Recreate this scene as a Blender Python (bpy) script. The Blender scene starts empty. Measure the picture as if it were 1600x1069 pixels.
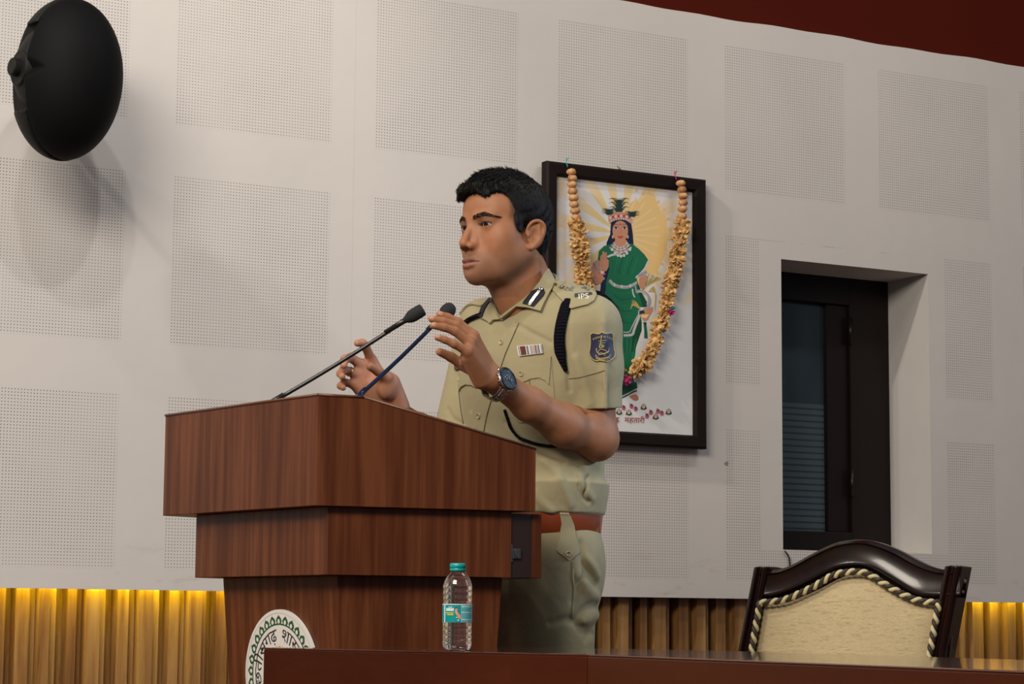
import bpy, bmesh, math, random
import numpy as np
from mathutils import Vector, Matrix
random.seed(7)
RES_BODY = .0021
SC = bpy.context.scene
COL = SC.collection
R = math.radians

# ---------------------------------------------------------------- camera
F_ = 3548.; YAW = R(29.072); PIT = R(7.0744); ROL = R(0.4422)
CAM = np.array([-2.1326, -5.72495, 0.757])
_cy, _sy, _cp, _sp = math.cos(YAW), math.sin(YAW), math.cos(PIT), math.sin(PIT)
FW = np.array([_sy*_cp, _cy*_cp, _sp]); _R0 = np.array([_cy, -_sy, 0.]); _U0 = np.cross(_R0, FW)
RT = _R0*math.cos(ROL) + _U0*math.sin(ROL); UP = -_R0*math.sin(ROL) + _U0*math.cos(ROL)
cd = bpy.data.cameras.new('camera'); cam = bpy.data.objects.new('camera', cd); COL.objects.link(cam)
cd.sensor_fit = 'HORIZONTAL'; cd.sensor_width = 36; cd.lens = F_/1600*36; cd.clip_start = .05
M = Matrix(((RT[0], UP[0], -FW[0], CAM[0]), (RT[1], UP[1], -FW[1], CAM[1]), (RT[2], UP[2], -FW[2], CAM[2]), (0, 0, 0, 1)))
cam.matrix_world = M
SC.camera = cam

# ---------------------------------------------------------------- light
SC.view_settings.view_transform = 'Standard'; SC.view_settings.look = 'None'
SC.view_settings.exposure = 0.02; SC.view_settings.gamma = 1.0; SC.view_settings.use_curve_mapping = False
SC.cycles.use_denoising = True
W = bpy.data.worlds.new('world'); SC.world = W; W.use_nodes = True
W.node_tree.nodes['Background'].inputs[0].default_value = (.80, .88, 1.0, 1)
W.node_tree.nodes['Background'].inputs[1].default_value = .21
_t = W.node_tree; _c = _t.nodes.new('ShaderNodeTexCoord'); _s = _t.nodes.new('ShaderNodeSeparateXYZ'); _m = _t.nodes.new('ShaderNodeMapRange')   # bright ceiling side, dark hall floor
_t.links.new(_c.outputs['Generated'], _s.inputs[0]); _t.links.new(_s.outputs[2], _m.inputs[0])
_m.inputs[1].default_value = -.35; _m.inputs[2].default_value = .25; _m.inputs[3].default_value = .06; _m.inputs[4].default_value = .25
_t.links.new(_m.outputs[0], _t.nodes['Background'].inputs[1])
def lamp(kind, name, loc, target, energy, color, size=.1, spot=60, blend=.5, sy=None):
    l = bpy.data.lights.new(name, kind); l.energy = energy; l.color = color
    if kind == 'AREA':
        l.size = size
        if sy: l.shape = 'RECTANGLE'; l.size_y = sy
    else: l.shadow_soft_size = size
    if kind == 'SPOT': l.spot_size = R(spot); l.spot_blend = blend
    o = bpy.data.objects.new(name, l); COL.objects.link(o); o.location = loc
    o.rotation_euler = (Vector(target)-Vector(loc)).to_track_quat('-Z', 'Y').to_euler()
    return o
lamp('AREA', 'hall_light_bank', (-3.25, -4.4, 3.35), (.5, -1.0, 1.2), 235, (1, .90, .77), 2.2, sy=1.2)
lamp('SPOT', 'stage_spot_key', (-2.5, -2.2, 4.8), (.2, -1.2, 1.2), 60, (1, .91, .80), .08, 95, .6)
lamp('SPOT', 'stage_spot_key', (-3.1, -1.4, 4.7), (.2, -1.3, 1.2), 185, (1, .90, .78), .06, 95, .6)
lamp('SPOT', 'jamb_fill_spot', (-2.6, -1.5, 4.7), (2.6, 0, 1.2), 330, (1, .88, .74), .06, 36, .8)  # added fill, brightens the window jamb and lower right wall
lamp('SPOT', 'wall_wash_spot', (-1.75, -3.5, 4.8), (-.7, 0, 1.75), 140, (1, .97, .94), .06, 44, .5)
lamp('SPOT', 'wall_wash_spot', (-.9, -3.6, 4.5), (-.55, 0, 1.75), 135, (1, .97, .95), .06, 46, .5)
lamp('AREA', 'right_wall_fill', (2.4, -2.4, 4.4), (2.4, 0, 1.2), 38, (1, .92, .84), 2.0, sy=.25)  # added soft fill that lifts the right part of the wall
lamp('SPOT', 'side_fill_spot', (4.4, -4.2, 2.7), (.62, -1.6, 1.32), 680, (.60, .76, 1), .2, 12, .7)  # added cool fill from the right, coned onto the person alone
lamp('AREA', 'cove_led_light', (-.75, .022, .868), (-.75, .032, 0), 5.6, (1, .90, .05), 1.95, sy=.02)
lamp('AREA', 'cove_led_light', (3.2, .022, .868), (3.2, .032, 0), 2.2, (1, .90, .05), .85, sy=.02)

# ---------------------------------------------------------------- geometry of the place, measured
def ray(px, py): return FW + RT*((px-800)/F_) - UP*((py-534.5)/F_)
def atd(px, py, d): return CAM + ray(px, py)*d
def aty(px, py, y): r = ray(px, py); return CAM + r*((y-CAM[1])/r[1])
def atz(px, py, z): r = ray(px, py); return CAM + r*((z-CAM[2])/r[2])
def atp(px, py, P, th):
    n = np.array([-math.sin(R(th)), math.cos(R(th)), 0]); r = ray(px, py)
    return CAM + r*(np.dot(np.asarray(P)-CAM, n)/np.dot(r, n))

# ---------------------------------------------------------------- materials
MATS = {}
def mat(name, base=(.5, .5, .5), rough=.5, metal=0., spec=.5, **kw):
    if name in MATS: return MATS[name]
    m = bpy.data.materials.new(name); m.use_nodes = True; MATS[name] = m
    b = m.node_tree.nodes['Principled BSDF']
    b.inputs['Base Color'].default_value = (*base, 1); b.inputs['Roughness'].default_value = rough
    b.inputs['Metallic'].default_value = metal; b.inputs['Specular IOR Level'].default_value = spec
    for k, v in kw.items():
        b.inputs[k.replace('_', ' ')].default_value = v
    return m
class N:
    """tiny node-tree builder"""
    def __init__(s, m): s.t = m.node_tree; s.b = s.t.nodes['Principled BSDF']
    def n(s, kind, **kw):
        x = s.t.nodes.new(kind)
        for k, v in kw.items(): setattr(x, k, v)
        return x
    def l(s, a, b): s.t.links.new(a, b)
    def coord(s, scale=(1, 1, 1), out='Object', loc=(0, 0, 0), rot=(0, 0, 0)):
        c = s.n('ShaderNodeTexCoord'); mp = s.n('ShaderNodeMapping'); mp.inputs['Scale'].default_value = scale
        mp.inputs['Location'].default_value = loc; mp.inputs['Rotation'].default_value = rot
        s.l(c.outputs[out], mp.inputs[0]); return mp.outputs[0]
    def noise(s, vec, scale=5, detail=3, rough=.5, dist=0):
        x = s.n('ShaderNodeTexNoise'); x.inputs['Scale'].default_value = scale; x.inputs['Detail'].default_value = detail
        x.inputs['Roughness'].default_value = rough; x.inputs['Distortion'].default_value = dist
        s.l(vec, x.inputs['Vector']); return x.outputs['Fac']
    def ramp(s, f, stops):
        x = s.n('ShaderNodeValToRGB'); e = x.color_ramp.elements
        while len(e) < len(stops): e.new(.5)
        for i, (p, c) in enumerate(stops):
            e[i].position = p; e[i].color = (*c, 1) if not isinstance(c, (int, float)) else (c, c, c, 1)
        s.l(f, x.inputs[0]); return x.outputs[0]
    def mix(s, f, a, b, mode='MIX'):
        x = s.n('ShaderNodeMix', data_type='RGBA', blend_type=mode)
        for v, i in ((f, 0), (a, 6), (b, 7)):
            if isinstance(v, (int, float)): x.inputs[i].default_value = v
            elif isinstance(v, tuple): x.inputs[i].default_value = (*v, 1)
            else: s.l(v, x.inputs[i])
        return x.outputs[2]
    def m(s, op, a, b=None, c=None):
        x = s.n('ShaderNodeMath', operation=op)
        for i, v in enumerate((a, b, c)):
            if v is None: continue
            if isinstance(v, (int, float)): x.inputs[i].default_value = v
            else: s.l(v, x.inputs[i])
        return x.outputs[0]
    def sep(s, v):
        x = s.n('ShaderNodeSeparateXYZ'); s.l(v, x.inputs[0]); return x.outputs
    def base(s, c): s.l(c, s.b.inputs['Base Color'])
    def rough(s, c): s.l(c, s.b.inputs['Roughness'])
    def bump(s, h, strength=.3, dist=.002):
        x = s.n('ShaderNodeBump'); x.inputs['Strength'].default_value = strength; x.inputs['Distance'].default_value = dist
        s.l(h, x.inputs['Height']); s.l(x.outputs[0], s.b.inputs['Normal'])

def wood(name, c0, c1, c2, band=38., rough=.38, axis=2, contrast=(.35, .65), grain=.5):
    """striped veneer: bands run along `axis` of object space"""
    m = mat(name, c1, rough, 0, .18); n = N(m)
    sc = [1, 1, 1]; sc[axis] = .04
    v = n.coord(tuple(sc)); a = n.noise(v, band, 2, .5, .2)
    sc2 = [1, 1, 1]; sc2[axis] = .015
    g = n.noise(n.coord(tuple(sc2)), band*14, 3, .7)
    col = n.ramp(a, [(contrast[0], c0), (.5, c1), (contrast[1], c2)])
    gr = n.ramp(g, [(.3, .62), (.7, 1.15)])
    col = n.mix(grain, col, gr, 'MULTIPLY')
    n.base(col); n.bump(g, .08, .0005)
    return m

# ---------------------------------------------------------------- mesh helpers
def wm(o):
    m = Matrix.Translation(o.location) @ o.rotation_euler.to_matrix().to_4x4()
    return wm(o.parent) @ o.matrix_parent_inverse @ m if o.parent else m
class MB:
    def __init__(s): s.v = []; s.f = []; s.mi = []; s.sm = []
    def add(s, verts, faces, mi=0, smooth=False):
        o = len(s.v); s.v += [tuple(map(float, p)) for p in verts]
        for f in faces: s.f.append(tuple(i+o for i in f)); s.mi.append(mi); s.sm.append(smooth)
        return s
    def box(s, a, b, mi=0, mtx=None):
        (x0, y0, z0), (x1, y1, z1) = a, b
        v = [(x0, y0, z0), (x1, y0, z0), (x1, y1, z0), (x0, y1, z0), (x0, y0, z1), (x1, y0, z1), (x1, y1, z1), (x0, y1, z1)]
        if mtx is not None: v = [mtx @ Vector(p) for p in v]
        return s.add(v, [(0, 3, 2, 1), (4, 5, 6, 7), (0, 1, 5, 4), (1, 2, 6, 5), (2, 3, 7, 6), (3, 0, 4, 7)], mi)
    def prism(s, bot, top, mi=0):
        n = len(bot)
        return s.add(list(bot)+list(top), [tuple(range(n))[::-1], tuple(range(n, 2*n))] + [(i, (i+1) % n, n+(i+1) % n, n+i) for i in range(n)], mi)
    def tube(s, pts, rad, seg=10, mi=0, caps=True, closed=False, flat=1., up=None):
        pts = [Vector(p) for p in pts]; n = len(pts)
        if not hasattr(rad, '__len__'): rad = [rad]*n
        rings = []; prev = None
        for i, p in enumerate(pts):
            if closed: t = pts[(i+1) % n]-pts[i-1]
            else: t = pts[min(i+1, n-1)]-pts[max(i-1, 0)]
            t.normalize()
            if up is not None: a = Vector(up)
            else: a = prev if prev is not None else (Vector((0, 0, 1)) if abs(t.z) < .9 else Vector((1, 0, 0)))
            u = (a - t*a.dot(t))
            if u.length < 1e-6: u = t.orthogonal()
            u.normalize(); w = t.cross(u); prev = u
            rings.append([p + (u*math.cos(k*2*math.pi/seg)*flat + w*math.sin(k*2*math.pi/seg))*rad[i] for k in range(seg)])
        v = [q for r in rings for q in r]; f = []
        m = n if closed else n-1
        for i in range(m):
            j = (i+1) % n
            for k in range(seg):
                l = (k+1) % seg; f.append((i*seg+k, i*seg+l, j*seg+l, j*seg+k))
        if caps and not closed: f += [tuple(range(seg))[::-1], tuple((n-1)*seg+k for k in range(seg))]
        return s.add(v, f, mi, True)
    def lathe(s, prof, seg=32, mi=0, mtx=None, caps=True):
        v = []; f = []
        for (r, z) in prof:
            for k in range(seg):
                a = k*2*math.pi/seg; v.append(Vector((r*math.cos(a), r*math.sin(a), z)))
        for i in range(len(prof)-1):
            for k in range(seg):
                l = (k+1) % seg; f.append((i*seg+k, i*seg+l, (i+1)*seg+l, (i+1)*seg+k))
        if caps:
            if prof[0][0] > 1e-5: f.append(tuple(range(seg))[::-1])
            if prof[-1][0] > 1e-5: f.append(tuple((len(prof)-1)*seg+k for k in range(seg)))
        if mtx is not None: v = [mtx @ p for p in v]
        return s.add(v, f, mi, True)
    def ball(s, c, r, seg=16, rings=10, mi=0, mtx=None):
        r = (r, r, r) if not hasattr(r, '__len__') else r
        v = []; f = []
        for i in range(rings+1):
            t = math.pi*i/rings
            for k in range(seg):
                a = 2*math.pi*k/seg; p = Vector((r[0]*math.sin(t)*math.cos(a), r[1]*math.sin(t)*math.sin(a), r[2]*math.cos(t)))
                v.append((mtx @ p if mtx is not None else p)+Vector(c))
        for i in range(rings):
            for k in range(seg):
                l = (k+1) % seg; f.append((i*seg+k, (i+1)*seg+k, (i+1)*seg+l, i*seg+l))
        return s.add(v, f, mi, True)
    def build(s, name, mats, parent=None, bevel=0, smooth_angle=None, origin=None, subsurf=0, bseg=2):
        me = bpy.data.meshes.new(name)
        if origin is None and parent is None and len(s.v):
            a = np.array(s.v); origin = ((a[:, 0].min()+a[:, 0].max())/2, (a[:, 1].min()+a[:, 1].max())/2, a[:, 2].min())
        loc = Vector(origin) if origin is not None else Vector((0, 0, 0))
        me.from_pydata([tuple(Vector(p)-loc) for p in s.v], [], s.f)
        mats = mats if isinstance(mats, (list, tuple)) else [mats]
        for m in mats: me.materials.append(m)
        me.polygons.foreach_set('material_index', s.mi); me.polygons.foreach_set('use_smooth', s.sm)
        me.validate(); me.update()
        if smooth_angle is not None:
            me.polygons.foreach_set('use_smooth', [True]*len(me.polygons)); me.set_sharp_from_angle(angle=R(smooth_angle))
        o = bpy.data.objects.new(name, me); COL.objects.link(o); o.location = loc
        if parent is not None:      # vertices are given in world space, the parent may stand anywhere
            o.parent = parent; o.matrix_parent_inverse = wm(parent).inverted()
        if bevel:
            b = o.modifiers.new('bevel', 'BEVEL'); b.width = bevel; b.segments = bseg; b.limit_method = 'ANGLE'; b.angle_limit = R(40)
        if subsurf:
            q = o.modifiers.new('sub', 'SUBSURF'); q.levels = q.render_levels = subsurf
        return o
def tag(o, label=None, cat=None, group=None, kind=None):
    if label: o['label'] = label
    if cat: o['category'] = cat
    if group: o['group'] = group
    if kind: o['kind'] = kind
    return o
def thing(name, label, cat, loc=(0, 0, 0), rz=0, group=None):
    o = bpy.data.objects.new(name, None); COL.objects.link(o); o.location = loc; o.rotation_euler = (0, 0, rz)
    o.empty_display_size = .1
    return tag(o, label, cat, group)
def text_geo(body, size=1.):
    """outline of a word as flat verts/faces, left end at x=0, baseline y=0"""
    c = bpy.data.curves.new('tmp', 'FONT'); c.body = body; c.size = size; c.resolution_u = 3
    o = bpy.data.objects.new('tmp', c); COL.objects.link(o)
    bpy.context.view_layer.update()
    dg = bpy.context.evaluated_depsgraph_get(); me = bpy.data.meshes.new_from_object(o.evaluated_get(dg))
    v = [tuple(p.co) for p in me.vertices]; f = [tuple(p.vertices) for p in me.polygons]
    bpy.data.objects.remove(o); bpy.data.curves.remove(c); bpy.data.meshes.remove(me)
    return v, f
# ================================================================ THE SETTING
wallm = mat('white_perforated_board', (.58, .545, .515), .62); n = N(wallm)
tc = n.coord(out='Object'); X, Y_, Z = n.sep(tc)
xx = n.m('ADD', X, 6.0); px_ = n.m('PINGPONG', n.m('ADD', xx, 0.), 1e6)
cx = n.m('FLOORED_MODULO', xx, .6)                      # 0.6 m board grid, origin at x = -6
zz = n.m('SUBTRACT', 2.555, Z); cz = n.m('FLOORED_MODULO', zz, .6006)
inx = n.m('LESS_THAN', cx, .463); inz = n.m('LESS_THAN', cz, .4625)
d = .0085
fx = n.m('SUBTRACT', n.m('FLOORED_MODULO', cx, d), .00425); fz = n.m('SUBTRACT', n.m('FLOORED_MODULO', cz, d), .00425)
rr = n.m('SQRT', n.m('ADD', n.m('MULTIPLY', fx, fx), n.m('MULTIPLY', fz, fz)))
sm = n.n('ShaderNodeMapRange', interpolation_type='SMOOTHSTEP'); n.l(rr, sm.inputs[0])
sm.inputs[1].default_value = .0010; sm.inputs[2].default_value = .0021; sm.inputs[3].default_value = 1; sm.inputs[4].default_value = 0
top = n.m('LESS_THAN', Z, 2.557)
# boards cut short around the window, top strip above it closed
wx = n.m('MULTIPLY', n.m('GREATER_THAN', X, 1.928), n.m('LESS_THAN', X, 2.665))
jag = n.noise(n.coord(), 9, 2)
wz = n.m('LESS_THAN', n.m('ADD', Z, n.m('MULTIPLY', jag, .03)), 1.965)
wz2 = n.m('GREATER_THAN', Z, .985)
closed = n.m('SUBTRACT', 1., n.m('MULTIPLY', wx, n.m('MULTIPLY', wz, wz2)))
mask = n.m('MULTIPLY', n.m('MULTIPLY', inx, inz), n.m('MULTIPLY', top, closed))
hole = n.m('MULTIPLY', sm.outputs[0], mask)
fade = n.ramp(n.noise(n.coord(), 3.2, 3), [(.35, .65), (.6, 1.)])
hole = n.m('MULTIPLY', hole, fade)
blot = n.ramp(n.noise(n.coord(), 2.3, 4, .6), [(.3, (.475, .450, .430)), (.7, (.510, .480, .458))])
st = n.noise(n.coord((1, 1, 3.5)), 5.5, 6, .7)
low = n.n('ShaderNodeMapRange'); n.l(Z, low.inputs[0]); low.inputs[1].default_value = 1.02; low.inputs[2].default_value = .85; low.inputs[3].default_value = 0; low.inputs[4].default_value = .6
dirt = n.m('MULTIPLY', low.outputs[0], n.ramp(st, [(.55, 0.), (.66, .9)]))
c = n.mix(dirt, blot, (.36, .28, .20))
seam = n.m('LESS_THAN', n.m('ABSOLUTE', n.m('SUBTRACT', X, .535)), .0008)
c = n.mix(n.m('MULTIPLY', seam, .35), c, (.3, .27, .25))
mk = n.m('SQRT', n.m('ADD', n.m('POWER', n.m('MULTIPLY', n.m('SUBTRACT', X, 1.802), .8), 2.), n.m('POWER', n.m('SUBTRACT', Z, 1.246), 2.)))
mk = n.m('LESS_THAN', n.m('ADD', mk, n.m('MULTIPLY', n.noise(n.coord(), 120, 2), .012)), .0125)
c = n.mix(n.m('MULTIPLY', mk, .8), c, (.20, .13, .07))
c = n.mix(hole, c, (.10, .085, .075))  # board is flat: the shaded depth of each hole is a painted disc
n.base(c); n.bump(n.noise(n.coord(), 14, 3), .25, .004)

redm = mat('maroon_paint', (.056, .0058, .0022), .8, 0, .06)
N(redm).bump(N(redm).noise(N(redm).coord(), 30, 3), .15, .002)
WX0, WX1, WZ0, WZ1 = 2.011, 2.596, .990, 1.896     # window opening in the wall face
b = MB()
Z0, ZT, XA, XB = .838, 2.640, -4.0, 7.0; T = .012
# front board with the opening (four strips), thickness T, front face at y = 0
# slightly wavy top edge
def strip_top(x): return ZT + .0018*math.sin(x*9.1+1) + .0016*math.sin(x*23)
xs = np.linspace(XA, XB, 240)
tv = []; tf = []
for i, x in enumerate(xs): tv += [(x, 0, WZ1), (x, 0, strip_top(x)), (x, .05, strip_top(x)), (x, .05, WZ1)]
for i in range(len(xs)-1):
    a = i*4; q = a+4; tf += [(a, q, q+1, a+1), (a+1, q+1, q+2, a+2), (a+2, q+2, q+3, a+3)]
b.add(tv, tf)
def fwall(x0, x1, z0, z1): b.add([(x0, 0, z0), (x1, 0, z0), (x1, 0, z1), (x0, 0, z1)], [(0, 1, 2, 3)])
fwall(XA, WX0, Z0, WZ1); fwall(WX1, XB, Z0, WZ1); fwall(WX0, WX1, Z0, WZ0)
b.box((XA, .0005, Z0), (XB, T, Z0+.02)); b.box((XA, .09, .90), (XB, .11, .93)); b.box((XA, .001, .90), (XB, .10, .905))
D = .255   # window recess
b.add([(WX0, 0, WZ0), (WX0, D, WZ0), (WX0, D, WZ1), (WX0, 0, WZ1), (WX1, 0, WZ0), (WX1, D, WZ0), (WX1, D, WZ1), (WX1, 0, WZ1)],
      [(0, 3, 2, 1), (4, 5, 6, 7), (0, 1, 5, 4), (3, 7, 6, 2)])
tag(b.build('wall_back', wallm, origin=(0, 0, 0)), 'white perforated acoustic board wall with a deep window opening', kind='structure')
b = MB(); b.box((XA, .03, 2.60), (XB, .08, 4.6))
tag(b.build('wall_upper', redm, origin=(0, 0, 0)), 'dark maroon wall band above the white boards', kind='structure')
b = MB(); b.box((XA, -7.5, -.06), (XB, .12, 0))
carpet = mat('stage_carpet', (.10, .035, .025), .9)
tag(b.build('floor', carpet, origin=(0, 0, 0)), 'stage floor', kind='structure')

# pine slats below the boards
pine = mat('pine_slats', (.40, .19, .06), .45); n = N(pine)
v = n.coord((1, 1, .05)); a = n.noise(v, 42, 4, .6, .6); big = n.noise(n.coord((1, 1, .02)), 13, 1)
kn = n.noise(n.coord((1, 1, .4)), 9, 2, .5, 1.5)
col = n.ramp(a, [(.3, (.170, .074, .020)), (.48, (.290, .150, .045)), (.7, (.37, .21, .075))])
col = n.mix(.8, col, n.ramp(big, [(.35, (.55, .42, .36)), (.6, (1, 1, 1))]), 'MULTIPLY')
col = n.mix(n.ramp(kn, [(.66, 0.), (.72, 1.)]), col, (.22, .08, .02))
n.base(col); n.bump(a, .2, .001)
b = MB(); rs = random.Random(5); x = XA
b.box((XA, .098, 0), (XB, .11, .90))
k = 0
while x < XB:
    w, y0 = ((.034, .040), (.020, .058), (.024, .090), (.030, .050), (.022, .072))[k % 5]
    w *= rs.uniform(.85, 1.25); y0 += rs.uniform(-.004, .004); x1 = min(x+w, XB)
    if y0 < .085: b.box((x, y0, 0), (x1-.0012, .0985, .899))
    x = x1; k += 1
tag(b.build('trim_1', pine, origin=(0, 0, 0)), 'vertical pine slat panelling below the white boards', kind='structure')

# window: dark frame, casement with pane
wf = mat('dark_window_frame', (.008, .0045, .004), .4, 0, .2)
glassm = mat('dark_window_glass', (.017, .027, .033), .07, 0, .3)
n = N(glassm); vz = n.sep(n.coord())
zz_ = n.m('FLOORED_MODULO', vz[2], .0205); band = n.m('MULTIPLY', n.m('GREATER_THAN', zz_, .006), n.m('LESS_THAN', vz[2], 1.475))
gg = n.ramp(n.noise(n.coord((1, 1, .3)), 5, 2), [(.35, (.016, .027, .034)), (.65, (.028, .042, .050))])
n.base(n.mix(n.m('MULTIPLY', band, .8), gg, (.062, .085, .092)))
b = MB(); y = D-.05
def fr(x0, x1, z0, z1, y0, y1): b.box((x0, y0, z0), (x1, y1, z1))
fr(WX0-.0, WX0+.05, WZ0, WZ1, y, D); fr(WX1-.16, WX1, WZ0, WZ1, y-.0, D); fr(WX0+.05, WX1-.16, WZ0, WZ0+.07, y, D); fr(WX0+.05, WX1-.16, WZ1-.09, WZ1, y, D)
fr(WX1-.245, WX1-.16, WZ0+.07, WZ1-.09, y+.015, D)
w1 = b.build('window_1', wf, origin=(WX0, D, WZ0), bevel=.003); tag(w1, 'dark brown casement window deep in the wall opening', kind='structure')
g = MB(); g.box((WX0+.05, D-.016, WZ0+.07), (WX1-.245, D-.01, WZ1-.09)); g.build('pane', glassm, w1)
h = MB()
for z in (1.72, 1.22):
    h.tube([(WX1-.162, y-.004, z-.045), (WX1-.162, y-.004, z+.045)], .006, 10)
h.build('hinge', mat('dark_hinge', (.02, .015, .012), .3, .6), w1)

# thin black cable hanging below the window corner
b = MB(); pts = [aty(*p, -.006) for p in ((1226, 861), (1230, 866), (1233, 872), (1234, 882), (1234, 896), (1235, 930), (1235, 944))]
b.tube(pts, .0028, 8)
tag(b.build('cable', mat('black_rubber', (.012, .012, .014), .45)), 'thin black cable running down the white wall under the window corner', 'cable')
# ================================================================ PODIUM
def inset(poly, es):
    n = len(poly); L = []; out = []
    for i in range(n):
        p, q = np.array(poly[i]), np.array(poly[(i+1) % n]); d_ = (q-p)/np.linalg.norm(q-p); nn = np.array([-d_[1], d_[0]])
        L.append((nn, nn@p+es[i]))
    for i in range(n): out.append(np.linalg.solve(np.array([L[i-1][0], L[i][0]]), [L[i-1][1], L[i][1]]))
    return out
def dirv(a): return np.array([math.cos(R(a)), math.sin(R(a))])
PC = atd(496.5, 617, 4.3)
p0_ = PC[:2]; p3_ = p0_+dirv(98.5)*.588; p1_ = p0_+dirv(-7.5)*.447; p2_ = p3_+dirv(24.5)*.447
PQ = [p0_, p1_, p2_, p3_]
def veneer(name, th, c0, c1, c2, band, contrast, gl=.36):
    return wood(name, c0, c1, c2, band, gl, 2, contrast)
sap = veneer('sapele_veneer', 0, (.068, .0180, .0062), (.100, .0285, .0102), (.136, .0430, .0158), 54, (.34, .66))
sapedge = mat('veneer_edge_band', (.105, .040, .020), .35)
podium = thing('podium', 'reddish brown ribbon-veneered wooden podium with a sloping box top and round emblem on its front', 'podium', (-.15, -1.48, 0))
SL0 = .092   # the level ledge before the slope, along the side
zt, zb, ze = 1.185, .975, 1.098
b = MB()
def along(i, j, t): a_, b_ = PQ[i], PQ[j]; return a_+(b_-a_)*t
kn = .092/.447
A0, A1, A2 = PQ[0], along(0, 1, kn), PQ[1]; B0, B1, B2 = PQ[3], along(3, 2, kn), PQ[2]
v = [(*A0, zb), (*A2, zb), (*A2, ze), (*A1, zt-.001), (*A0, zt), (*B0, zb), (*B2, zb), (*B2, ze), (*B1, zt-.001), (*B0, zt)]
b.add(v, [(0, 1, 2, 3, 4), (9, 8, 7, 6, 5), (0, 5, 6, 1), (4, 3, 8, 9), (3, 2, 7, 8), (0, 4, 9, 5), (1, 6, 7, 2)])
b.build('reading_box', sap, podium, bevel=.0012)
# thin edge band on the near top edge
b = MB()
def lip(pts):
    for p, q in zip(pts[:-1], pts[1:]):
        b.tube([p, q], .0028, 6)
lip([(*B0, zt), (*A0, zt), (*A1, zt-.001), (*A2, ze)]); b.build('edge_band', sapedge, podium)
q2 = inset(PQ, (.02, .035, .085, .035)); z2 = .846
b = MB(); b.prism([(*p, z2) for p in q2], [(*p, zb) for p in q2]); b.build('middle_box', sap, podium, bevel=.0012)
q3 = inset(PQ, (.055, .03, .14, .075)); q3b = inset(PQ, (.085, .06, .19, .12))
b = MB(); b.prism([(*p, .12) for p in q3b], [(*p, z2) for p in q3]); b.build('column', sap, podium, bevel=.0012)
qb = inset(PQ, (.02, .0, .10, .03)); b = MB(); b.prism([(*p, 0) for p in qb], [(*p, .12) for p in qb]); b.build('base', sap, podium, bevel=.002)
# cabinet door standing open at the speaker's side
dk = mat('dark_cabinet_inside', (.018, .007, .005), .4)
s1 = dirv(-7.5); nrm = np.array([-s1[1], s1[0]])
h0 = q2[1]+nrm*.004
b = MB(); e = h0+s1*.068
def slab(p, q, t, z0, z1, mi=0):
    dd = (q-p)/np.linalg.norm(q-p); m_ = np.array([-dd[1], dd[0]])*t
    b.prism([(*p, z0), (*q, z0), (*(q+m_), z0), (*(p+m_), z0)], [(*p, z1), (*q, z1), (*(q+m_), z1), (*(p+m_), z1)], mi)
slab(h0, h0+s1*.046, .018, z2, zb-.004, 1); slab(h0+s1*.044-nrm*.002, h0+s1*.064-nrm*.002, .32, z2, zb-.004, 0)
b.build('open_door', [sap, dk], podium, bevel=.001)
steel = mat('brushed_steel', (.20, .19, .18), .25, 1)
b = MB(); hz = .893
hp = h0-nrm*.004
slab(hp, hp+s1*.003, .006, hz-.017, hz+.017); slab(hp+s1*.002-nrm*.002, hp+s1*.019-nrm*.002, .010, hz-.010, hz+.010); slab(hp+s1*.006-nrm*.005, hp+s1*.012-nrm*.005, .004, hz-.007, hz+.007)
b.build('hinge', steel, podium, bevel=.001)
# emblem disc on the front of the column (text and leaf ring are printed on it)
fr_a, fr_b = np.array([*q3[0], z2]), np.array([*q3[3], z2]); fb_a = np.array([*q3b[0], .12])
ex = (fr_b-fr_a)/np.linalg.norm(fr_b-fr_a); ey = (fr_a-fb_a); ey -= ex*ey.dot(ex); ey /= np.linalg.norm(ey); ez = np.cross(ex, ey)
if ez[0] > 0: ez = -ez
ex = -ex           # reading direction, seen from the hall
nfront = ez
def plane_hit(px, py, P, n_): r = ray(px, py); return CAM + r*(np.dot(P-CAM, n_)/np.dot(r, n_))
EC = plane_hit(443.5, 1059, fr_a, nfront); ER = .134
def emb(u, v_, o=0.): return EC+ex*u+ey*v_+nfront*o
cream = mat('emblem_white', (.66, .64, .60), .4); ink = mat('emblem_ink', (.012, .012, .012), .5)
grn = mat('emblem_green', (.010, .075, .022), .5); gold = mat('emblem_gold', (.52, .33, .08), .5); greym = mat('emblem_grey_ring', (.42, .43, .42), .5)
em = MB(); seg = 64
ring = lambda r_, o: [emb(r_*math.cos(2*math.pi*k/seg), r_*math.sin(2*math.pi*k/seg), o) for k in range(seg)]
em.add(ring(ER, .001)+ring(ER, .007), [tuple(range(seg, 2*seg))]+[(k, (k+1) % seg, seg+(k+1) % seg, seg+k) for k in range(seg)])
def flat(pts, mi, o=.0076): em.add([emb(x, y, o) for x, y in pts], [tuple(range(len(pts)))], mi)
def annulus(r0, r1, mi, o=.0074):
    em.add(ring(r0, o)+ring(r1, o), [(k, (k+1) % seg, seg+(k+1) % seg, seg+k) for k in range(seg)], mi)
annulus(ER*.945, ER*.952, 4)
for k in range(30):            # the ring of green leaf shapes
    a_ = 2*math.pi*k/30+math.pi/2; c_, s_ = math.cos(a_), math.sin(a_)
    def rot(u, v_): rr_ = ER*.795+v_*ER; return (rr_*c_-u*ER*s_, rr_*s_+u*ER*c_)
    outl = [(-.050, 0), (-.078, .035), (-.060, .075), (0, .125), (.060, .075), (.078, .035), (.050, 0)]
    flat([rot(*p) for p in outl], 2)
    flat([rot(*p) for p in [(-.018, .0), (-.034, .030), (-.020, .058), (0, .070), (.020, .058), (.034, .030), (.018, .0)]], 0, .0079)
annulus(ER*.775, ER*.798, 2)
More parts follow.
